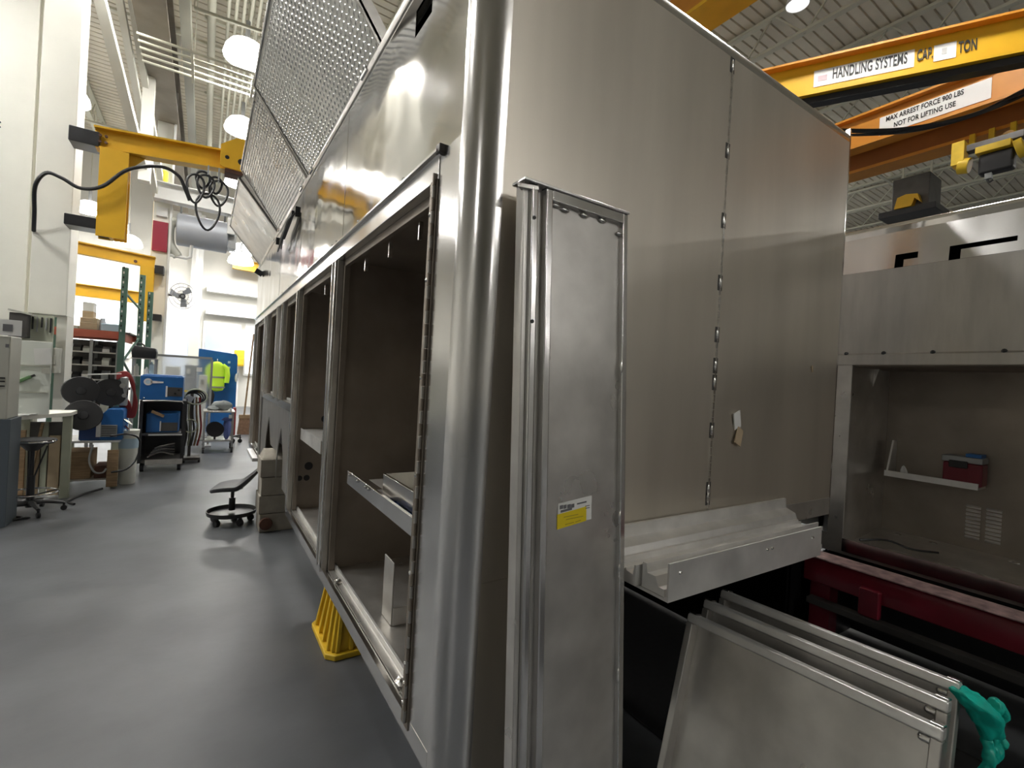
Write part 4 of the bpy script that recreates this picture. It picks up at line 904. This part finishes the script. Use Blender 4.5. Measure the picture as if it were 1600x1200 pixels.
# clear plastic screen, blue board, jacket, bits at the back
t = thing('plastic_screen', 'clear plastic welding screen in a thin frame behind the blue welder', 'screen', (-.34, 10.5, 0))
B(-.79, .10, 10.495, 10.50, .12, 1.62).build('clear_sheet', clearp, t)
MB().box(-.82, .12, 10.47, 10.52, 1.62, 1.66).box(-.82, -.79, 10.47, 10.52, .0, 1.62).box(.10, .135, 10.47, 10.52, 0, 1.62).box(-.82, .12, 10.47, 10.52, .10, .12).build('frame', greymet, t)
MB().box(-.82, -.75, 10.3, 10.55, 0, .03).box(.07, .17, 10.3, 10.7, 0, .03).build('foot', greymet, t)
B(-.12, -.03, 10.48, 10.494, 1.38, 1.46).build('sticker', white, t); B(-.30, -.02, 10.485, 10.494, 1.0, 1.03).build('yellow_strip', yellow2, t)
for i, (x, w, h, m_) in enumerate(((-.62, .22, 1.45, whitepaint), (-.32, .20, 1.5, greyduct), (-.08, .14, 1.3, white))):
    t = thing('machine_cabinet', ('left white', 'middle grey blue', 'right narrow white')[i] + ' cabinet seen through the clear plastic screen', 'cabinet', (x+w/2, 11.4, 0), 0, 'cabinets behind the screen')
    B(x, x+w, 11.3, 11.7, 0, h).build('case', m_, t, bevel=.01); B(x+.02, x+w-.02, 11.29, 11.3, .1, h-.25).build('door', m_, t, bevel=.004)
    B(x+.03, x+.09, 11.285, 11.3, h-.18, h-.08).build('display', (white, lensm, greymet)[i] if i != 1 else white, t)
t = thing('blue_board', 'large dark blue board with pale marks standing at the end of the aisle', 'board', (.26, 12.5, 0))
MB().prism([(-.10, .02), (.64, .02), (.63, 1.74), (.60, 1.80), (-.12, 1.87)], 'y', 12.5, 12.53).build('board', blue, t, bevel=.006)
for x, z, w in ((.44, 1.58, .05), (.46, 1.46, .035), (.44, 1.30, .04), (.43, 1.16, .035)): B(x, x+w, 12.493, 12.50, z, z+.05).build('pale_mark', lblue, t)
MB().ball((.62, 12.49, 1.26), .05, .6, .3, 2, 8).build('handle_plate', white, t)
MB().bar((-.1, 12.6, 0), (-.1, 12.55, 1.7), .05, .04).bar((.6, 12.6, 0), (.6, 12.55, 1.7), .05, .04).build('post', greymet, t)
j = thing('hi_vis_jacket', 'neon yellow high visibility jacket hung on the blue board', 'jacket', (.25, 12.35, .85))
def el(cx, cz, a, b, n=14, y=12.36): return [Vector((cx+a*math.cos(2*PI*i/n), y+b*math.sin(2*PI*i/n), cz)) for i in range(n)]
MB().loft([el(.24, .93, .155, .08), el(.25, 1.10, .15, .085), el(.25, 1.28, .145, .085), el(.24, 1.45, .15, .08), el(.235, 1.55, .125, .07), el(.23, 1.61, .055, .05)]).build('jacket_body', hivis, j, sub=1)
MB().tube([(.34, 12.36, 1.53), (.42, 12.36, 1.46), (.44, 12.35, 1.30), (.43, 12.34, 1.14)], [.05, .06, .055, .05], 10).build('sleeve', hivis, j); MB().tube([(.14, 12.36, 1.53), (.08, 12.36, 1.44), (.07, 12.35, 1.28), (.08, 12.34, 1.12)], [.05, .06, .055, .05], 10).build('sleeve', hivis, j)
for z in (1.02, 1.24): MB().loft([el(.25, z, .154, .090), el(.25, z+.035, .154, .090)]).build('reflective_stripe', greystripe, j)
MB().bar((.24, 12.38, 1.58), (.24, 12.49, 1.66), .015, .015).build('hook', greymet, j)
tag(MB().ball((.14, 12.30, .80), .10, .8, .5, 2.0, 12, .02).bar((.14, 12.30, .9), (.14, 12.47, 1.0), .02, .02).build('dark_coat', black, origin=(.14, 12.3, .6), sub=1), 'dark cloth hanging under the neon jacket', 'coat')
t = thing('yellow_cabinet', 'bright yellow cabinet on the white back wall left of the body', 'cabinet', (1.08, 20.6, 1.5))
B(.92, 1.24, 20.45, 20.85, 1.55, 2.15).build('case', yellow2, t, bevel=.02); B(.94, 1.22, 20.43, 20.45, 1.6, 2.1).build('door', yellow2, t, bevel=.008)
t = thing('broom', 'long handled brown push broom standing beyond the far end of the body', 'broom', (.84, 12.25, 0))
MB().cyl((.80, 12.22, .42), (.905, 12.2, 2.28), .018, n=8).build('handle', wood, t); MB().box(.70, .96, 12.2, 12.3, .36, .44).build('head', wood, t)
MB().loft([[(.71, 12.21, .36), (.95, 12.21, .36), (.95, 12.29, .36), (.71, 12.29, .36)], [(.68, 12.18, .0), (1.0, 12.18, .0), (1.0, 12.32, .0), (.68, 12.32, .0)]]).build('bristles', mat('brown_bristle', (.22, .13, .08), .85, 0, 20, .2), t)
# fan
t = thing('wall_fan', 'large round grey fan on the distant cream column', 'fan', (-.66, 13.3, 3.0))
ctr = Vector((-.50, 12.95, 3.02)); ax_ = Vector((.55, -1, -.1)).normalized(); fx, fy, fd = orient(ax_)
for rr in (.28, .20, .12): MB().tube([ctr + fx*rr*math.cos(2*PI*i/28) + fy*rr*math.sin(2*PI*i/28) + fd*.04 for i in range(28)], .007, 6, True).build('guard_ring', greymet, t)
for k in range(16):
    a = 2*PI*k/16; MB().bar(ctr + fd*.05, ctr + fd*.03 + (fx*math.cos(a)+fy*math.sin(a))*.28, .006, .006).build('guard_wire', greymet, t)
for k in range(3):
    a = 2*PI*k/3+.5; e_ = fx*math.cos(a)+fy*math.sin(a); f_ = fx*math.cos(a+1.1)+fy*math.sin(a+1.1)
    MB().loft([[ctr+e_*.04, ctr+e_*.25, ctr+(e_+f_)*.15+fd*.02, ctr+f_*.10+fd*.02], [ctr+e_*.04-fd*.006, ctr+e_*.25-fd*.006, ctr+(e_+f_)*.15+fd*.014, ctr+f_*.10+fd*.014]]).build('blade', greyduct, t, smooth=False)
MB().cyl(ctr-fd*.16, ctr+fd*.05, .06).build('motor', blackm, t); MB().bar(ctr-fd*.1, (-.80, 13.25, 3.05), .05, .05).build('arm', black, t)

# ------------------------------------------------------------------ cranes on the left
t = thing('jib_crane', 'large yellow jib crane boom reaching from the near column towards the raised lids', 'crane', (-.6, 8.5, 4.5))
def ib(b, p0, p1, w, h, tf=.025, tw=.02):       # an I beam between two points at mid height
    p0 = Vector(p0); p1 = Vector(p1); u = (p1-p0).normalized(); sd = u.cross(Vector((0, 0, 1))).normalized(); v_ = sd.cross(u); L = (p1-p0).length; m_ = (p0+p1)/2
    b.obb(m_, (L, tw, h), u, sd, v_).obb(m_+v_*(h/2), (L, w, tf), u, sd, v_).obb(m_-v_*(h/2), (L, w, tf), u, sd, v_); return b
ib(MB(), (-1.33, 8.3, 4.40), (.16, 8.3, 4.54), .18, .26).build('boom', yellow, t)
MB().prism([(.055, 4.42), (.10, 4.40), (.40, 4.40), (.40, 4.88), (.24, 4.86), (.055, 4.72)], 'y', 8.15, 8.17).build('end_plate', yellow, t, bevel=.003)
MB().prism([(.055, 4.42), (.10, 4.40), (.40, 4.40), (.40, 4.88), (.24, 4.86), (.055, 4.72)], 'y', 8.42, 8.44).build('end_plate', yellow, t, bevel=.003)
for x, z, rr in ((.14, 4.55, .028), (.32, 4.53, .045)): MB().cyl((x, 8.149, z), (x, 8.146, z), rr).build('pin_hole', black, t)
B(.12, .36, 8.17, 8.42, 4.34, 4.40).build('trolley', rust, t, bevel=.01)
MB().box(-1.27, -.97, 8.2, 8.22, 3.12, 4.28).box(-1.14, -1.10, 8.22, 8.4, 3.12, 4.28).box(-1.27, -.97, 8.4, 8.42, 3.12, 4.28).build('mast', yellow, t, bevel=.003)
MB().prism([(-1.27, 4.28), (-.80, 4.30), (-.97, 4.1), (-.97, 3.9), (-1.27, 3.9)], 'y', 8.30, 8.32).build('knee_plate', yellow, t)
B(-1.58, -1.28, 8.2, 8.51, 4.27, 4.46).build('bracket', blackm, t, bevel=.01); B(-1.58, -1.27, 8.2, 8.51, 3.2, 3.34).build('bracket', blackm, t, bevel=.01)
for z in (4.34, 4.42):
    for x in (-1.27, -1.21): MB().cyl((x, 8.20, z), (x, 8.18, z), .018, n=8).build('bolt', rust, t)
B(-1.26, -1.1, 8.34, 8.40, 3.14, 3.4).build('motor_box', alu_dark, t, bevel=.01)
tag(MB().tube(spline([(-1.91, 8.49, 3.1), (-1.87, 8.3, 3.3), (-1.83, 8.1, 3.58), (-1.74, 8.1, 3.76), (-1.60, 8.1, 3.74), (-1.42, 8.1, 3.66), (-1.21, 8.1, 3.74), (-.96, 8.1, 4.03), (-.62, 8.1, 4.17), (-.42, 8.1, 4.10), (-.33, 8.1, 3.92), (-.28, 8.12, 3.80)], 6), .022, 8).build('power_cable', black, origin=(-1.2, 8.1, 3.8)), 'thick black cable swagged from the near column under the yellow boom', 'cable')
t = thing('hose_coil', 'tangle of black air hoses hanging beneath the yellow boom', 'hose', (-.1, 8.1, 4.3))
for k, (cx, cz, a, b_) in enumerate(((-.22, 3.98, .10, .20), (-.10, 4.05, .10, .16), (-.06, 3.70, .14, .26), (.06, 4.0, .11, .18), (-.14, 4.15, .08, .12), (.02, 4.12, .07, .12))):
    MB().tube([(cx+a*math.cos(2*PI*i/22)*(1+.3*math.sin(2*PI*i/22)), 8.1+.02*k, cz+b_*math.sin(2*PI*i/22)) for i in range(22)], .016, 7, True).build('hose_loop', black, t)
MB().bar((-.08, 8.15, 4.2), (-.08, 8.2, 4.38), .02, .02).bar((.05, 8.15, 4.15), (.05, 8.2, 4.38), .02, .02).build('hose_hook', greymet, t)
t = thing('jib_crane', 'lower smaller yellow jib crane on the distant column, boom pointing left', 'crane', (-1.5, 13, 3.6))
ib(MB(), (-2.45, 12.9, 3.75), (-1.0, 12.9, 3.66), .14, .22).build('boom', yellow, t)
MB().box(-1.24, -1.0, 12.82, 12.84, 2.38, 3.56).box(-1.14, -1.11, 12.84, 12.96, 2.38, 3.56).box(-1.24, -1.0, 12.96, 12.98, 2.38, 3.56).build('mast', yellow, t)
B(-1.0, -.84, 12.9, 13.15, 3.44, 3.62).build('bracket', blackm, t, bevel=.008); B(-1.0, -.84, 12.9, 13.15, 2.42, 2.56).build('bracket', blackm, t, bevel=.008)
MB().cyl((-1.32, 12.81, 3.62), (-1.32, 12.84, 3.62), .03).build('boom_clamp', rust, t)
tag(ib(MB(), (-3.6, 17, 3.35), (-1.3, 17, 3.3), .16, .30).bar((-3.5, 17, 3.4), (-3.5, 17, 9), .04, .04).bar((-1.4, 17, 3.4), (-1.4, 17, 9), .04, .04).build('rail_beam', yellow, origin=(-2, 17, 3.3)), 'dull yellow beam seen far behind the pallet rack', 'beam')
t = thing('jib_crane', 'yellow crane bracket at the left edge beyond the columns', 'crane', (-2.55, 9.9, 5))
MB().bar((-2.78, 9.9, 5.98), (-2.42, 9.9, 5.55), .16, .26).build('boom', yellow, t); MB().box(-2.66, -2.56, 9.8, 9.95, 3.4, 5.7).box(-2.58, -2.42, 9.9, 10.0, 5.3, 5.6).build('mast', yellow, t, bevel=.004)
MB().bar((-2.44, 9.85, 5.5), (-2.3, 9.27, 5.5), .05, .05).bar((-2.58, 9.9, 4.0), (-2.3, 9.27, 4.0), .05, .05).build('bracket', alu_dark, t)
t = thing('crane_beam', 'white painted I beam running across the aisle below the hoses', 'beam', (-.2, 13, 5.2))
ib(MB(), (-1.07, 13.0, 5.25), (.68, 13.0, 5.22), .28, .36).build('beam', whitepaint, t, bevel=.004)
MB().box(.30, .45, 12.95, 13.1, 4.6, 5.03).build('end_bracket', whitepaint, t); MB().bar((.40, 13, 5.0), (.62, 13, 4.65), .05, .05).build('stay', whitepaint, t)
tag(MB().lathe([(.02, 0), (.075, .01), (.08, .05), (.08, .22), (.05, .25), (.02, .26)], (-.93, 12.96, 5.45), 16).build('beacon', mat('beacon_yellow', (.85, .75, .05), .4), origin=(-.93, 12.96, 5.45)), 'yellow beacon on the left end of the white beam', 'beacon')
t = thing('air_duct', 'grey air unit drum hung beneath the white crane beam', 'duct', (-.17, 13.3, 4.56))
MB().lathe([(.33, -.5), (.36, -.48), (.36, .48), (.33, .5)], (-.17, 13.35, 4.58), 28, (1, 0, 0)).build('drum', greyduct, t)
for x in (-.6, .25): MB().bar((x, 13.3, 4.9), (x, 13.1, 5.1), .04, .04).build('hanger', greymet, t)
B(.32, .50, 13.1, 13.5, 4.3, 4.85).build('side_box', greymet, t, bevel=.01)
MB().tube(spline([(-.66, 13.3, 4.75), (-.80, 13.3, 4.6), (-.78, 13.3, 4.2), (-.62, 13.3, 3.95)], 5), .10, 10).build('elbow_duct', creamd, t)
tag(MB().tube([(-.80, 13.25, 3.95), (-.45, 13.25, 3.93), (-.38, 13.25, 3.98), (-.37, 13.25, 4.3)], .035, 8).build('vent_pipe', whitepaint, origin=(-.6, 13.25, 3.9)), 'white bent pipe by the distant column under the drum', 'pipe')
tag(ib(MB(), (.70, 20.3, 5.30), (2.2, 20.3, 5.26), .2, .34).bar((1.2, 20.3, 5.4), (1.2, 20.3, 9), .05, .05).bar((2.0, 20.3, 5.4), (2.0, 20.3, 9), .05, .05).build('yellow_beam', yellow, origin=(1.4, 20.3, 5.3)), 'short yellow beam high on the back wall beside the lids', 'beam')

# ------------------------------------------------------------------ overhead cranes on the right
t = thing('bridge_crane', 'yellow crane girder with black lettering on a white strip, upper right', 'crane', (6.2, 1.9, 5))
P0 = Vector((5.646, 2.916, 0)); U = Vector((.913, -1.658, 0)).normalized(); S_ = Vector((U.y, -U.x, 0)); S_ = -S_ if S_.x > 0 else S_
a_, b_ = P0 - U*3.5 - S_*.10, P0 + U*2.9 - S_*.10
m_ = (a_+b_)/2; L = (b_-a_).length
MB().obb(m_+Vector((0, 0, 5.22)), (L, .03, .38), U, -S_).build('web', yellow, t); MB().obb(m_+Vector((0, 0, 5.42)), (L, .22, .025), U, -S_).build('upper_flange', orange, t); MB().obb(m_+Vector((0, 0, 5.02)), (L, .22, .025), U, -S_).build('lower_flange', yellow, t)
MB().obb(m_+Vector((0, 0, 4.965)), (L, .12, .07), U, -S_).build('festoon_track', black, t)
for k in (.6, L-.6): MB().bar(a_+U*k+Vector((0, 0, 5.4)), a_+U*k+Vector((0, 0, 9)), .06, .06).build('hanger', joistm, t)
def onA(d, z, o=.02): return P0 + U*d + S_*(-.10+.015+o) + Vector((0, 0, z))
def strip(d0, d1, z0, z1, m, nm, par, o=.004): 
    return MB().obb((onA(d0, z0, o)+onA(d1, z1, o))/2, (d1-d0, .003, z1-z0), U, -S_).build(nm, m, par)
strip(.15, 1.065, 5.13, 5.32, white, 'sign_strip', t); strip(1.225, 1.405, 5.14, 5.31, white, 'sign_strip', t)
strip(.19, .28, 5.19, 5.25, mat('faded_logo', (.55, .42, .45), .7), 'faded_logo', t, .007)
UZ = Vector((0, 0, 1))
text('HANDLING SYSTEMS', .165, inkb, t, onA(.33, 5.235, .009), U, UZ, .001, sx=.425)
text('CAP.', .165, inkb, t, onA(1.085, 5.235, .009), U, UZ, .001, sx=.38)
strip(1.29, 1.33, 5.20, 5.26, mat('faded_grey', (.5, .5, .5), .7), 'faded_logo', t, .007)
text('TON', .165, inkb, t, onA(1.42, 5.225, .009), U, UZ, .001, sx=.40)
t = thing('bridge_crane', 'orange girder with a two line white warning sign, lower right of the yellow one', 'crane', (7.4, 2, 5))
U2 = Vector((0, -1, 0)); P2 = Vector((7.354, 3.041, 0)); S2 = Vector((-abs(U2.y), -U2.x if U2.y < 0 else U2.x, 0)); S2 = Vector((U2.y, -U2.x, 0))
if S2.x > 0: S2 = -S2
def onB(d, z, o=0): return P2 + U2*d + S2*o + Vector((0, 0, z))
MB().obb(onB(.5, 5.21, -.1), (9, .03, .40), U2, -S2).build('web', orange, t); MB().obb(onB(.5, 5.42, -.1), (9, .22, .03), U2, -S2).build('upper_flange', orange, t); MB().obb(onB(.5, 5.0, -.1), (9, .22, .03), U2, -S2).build('lower_flange', orange, t)
MB().obb(onB(.83, 5.20, -.078), (1.08, .004, .24), U2, -S2).build('warning_sign', white, t)
text('MAX ARREST FORCE 900 LBS', .088, inkb, t, onB(.36, 5.265, -.072), U2, UZ, .001, sx=.66)
text('NOT FOR LIFTING USE', .088, inkb, t, onB(.45, 5.155, -.072), U2, UZ, .001, sx=.66)
for d in (-3.2, 4.2): MB().bar(onB(d, 5.4, -.1), onB(d, 9, -.1), .06, .06).build('hanger', joistm, t)
t = thing('box_girder', 'dark orange box girder below and behind the warning sign girder', 'beam', (7.85, 2, 4.8))
B(7.76, 8.0, -2.5, 6.5, 4.84, 5.16).build('girder_box', orange_d, t, bevel=.004); B(7.72, 8.04, -2.5, 6.5, 4.80, 4.84).build('bottom_flange', orange, t); B(7.72, 8.04, -2.5, 6.5, 5.16, 5.19).build('top_flange', orange_d, t)
for y in (-2, 6): MB().bar((7.88, y, 5.19), (7.88, y, 9), .06, .06).build('hanger', joistm, t)
tag(MB().tube(spline([(5.9, 3.15, 4.78), (6.1, 2.75, 4.70), (6.5, 2.2, 4.62), (6.9, 1.7, 4.70), (7.15, 1.35, 4.90), (7.3, 1.0, 5.05)], 7), .025, 8).tube(spline([(5.9, 3.18, 4.76), (6.2, 2.65, 4.64), (6.6, 2.1, 4.60), (7.0, 1.6, 4.74), (7.3, 1.0, 5.0)], 7), .015, 7).build('festoon_cable', black, origin=(6.5, 2.2, 4.6)), 'sagging black cable slung below the lettered crane girder', 'cable')
t = thing('hoist', 'yellow and black electric hoist trolley hanging under the dark orange girder', 'hoist', (7.7, 1.7, 4.3))
B(7.55, 7.70, 1.48, 1.78, 4.26, 4.50).build('motor', black, t, bevel=.03); B(7.50, 7.72, 1.50, 1.80, 4.50, 4.58).build('hoist_frame', yellow2, t, bevel=.008)
MB().cyl((7.6, 1.86, 4.42), (7.6, 1.96, 4.44), .09, n=14).box(7.52, 7.70, 1.90, 2.02, 4.44, 4.72).build('gear_cover', yellow2, t, bevel=.008)
MB().cyl((7.58, 1.47, 4.45), (7.58, 1.40, 4.47), .11, n=14).build('end_cover', yellow2, t, bevel=.008); B(7.60, 7.72, 1.42, 1.95, 4.60, 4.68).build('trolley', alu_dark, t, bevel=.006)
for y in (1.5, 1.68, 1.85): B(7.68, 7.74, y, y+.05, 4.62, 4.83).build('side_plate', yellow2, t)
MB().cyl((7.66, 1.55, 4.66), (7.62, 1.55, 4.66), .06).build('wheel', chrome, t); MB().tube([(7.6, 1.7, 4.26), (7.6, 1.7, 4.19), (7.6, 1.68, 4.16), (7.6, 1.65, 4.18)], .012, 6).build('hook', blackm, t)
MB().box(7.57, 7.63, 1.66, 1.72, 4.2, 4.3).build('hook_block', greymet, t)
t = thing('unit_heater', 'dark hanging unit with a yellow part near the roof beyond the right body', 'heater', (12.8, 4, 5.7))
B(12.6, 13.3, 3.7, 4.35, 5.75, 6.45).build('case', alu_dark, t, bevel=.02); B(12.5, 13.35, 3.55, 4.55, 5.62, 5.75).build('base_frame', blackm, t, bevel=.01)
MB().prism([(3.95, 5.75), (4.25, 5.75), (4.2, 5.98), (4.05, 6.02), (3.85, 5.98), (3.8, 5.80), (3.9, 5.9)], 'x', 12.45, 12.6).build('yellow_part', yellow, t)
for y in (3.8, 4.3): MB().bar((13, y, 6.4), (13, y, 8.3), .04, .04).build('hanger', joistm, t)
for i, (z, y) in enumerate(((6.6, 2), (7.4, 3), (6.0, 4))):
    tag(MB().cyl((12-i*.5+2*i, -6, z), (12+1.5*i, 9, z), .05, n=8).bar((12+1.5*i-.0, -5.8, z), (12+1.5*i, -5.8, 9), .03, .03).bar((12+1.5*i, 8.8, z), (12+1.5*i, 8.8, 9), .03, .03).build('roof_pipe', joistm, origin=(12, 2, z)), ('middle', 'highest', 'lowest')[i] + ' long pale pipe under the roof beyond the right crane girders', 'pipe', 'roof pipes on the right')
t = thing('bridge_crane', 'orange crane girder end over the top edge of the big body', 'crane', (5.6, 4.2, 6.6))
B(5.25, 5.65, 3.3, 8.5, 6.60, 7.0).build('girder_box', orange, t, bevel=.006); B(5.2, 5.7, 3.3, 8.5, 6.55, 6.6).build('bottom_flange', yellow, t)
for y in (4.5, 8): MB().bar((5.45, y, 7), (5.45, y, 9), .06, .06).build('hanger', joistm, t)
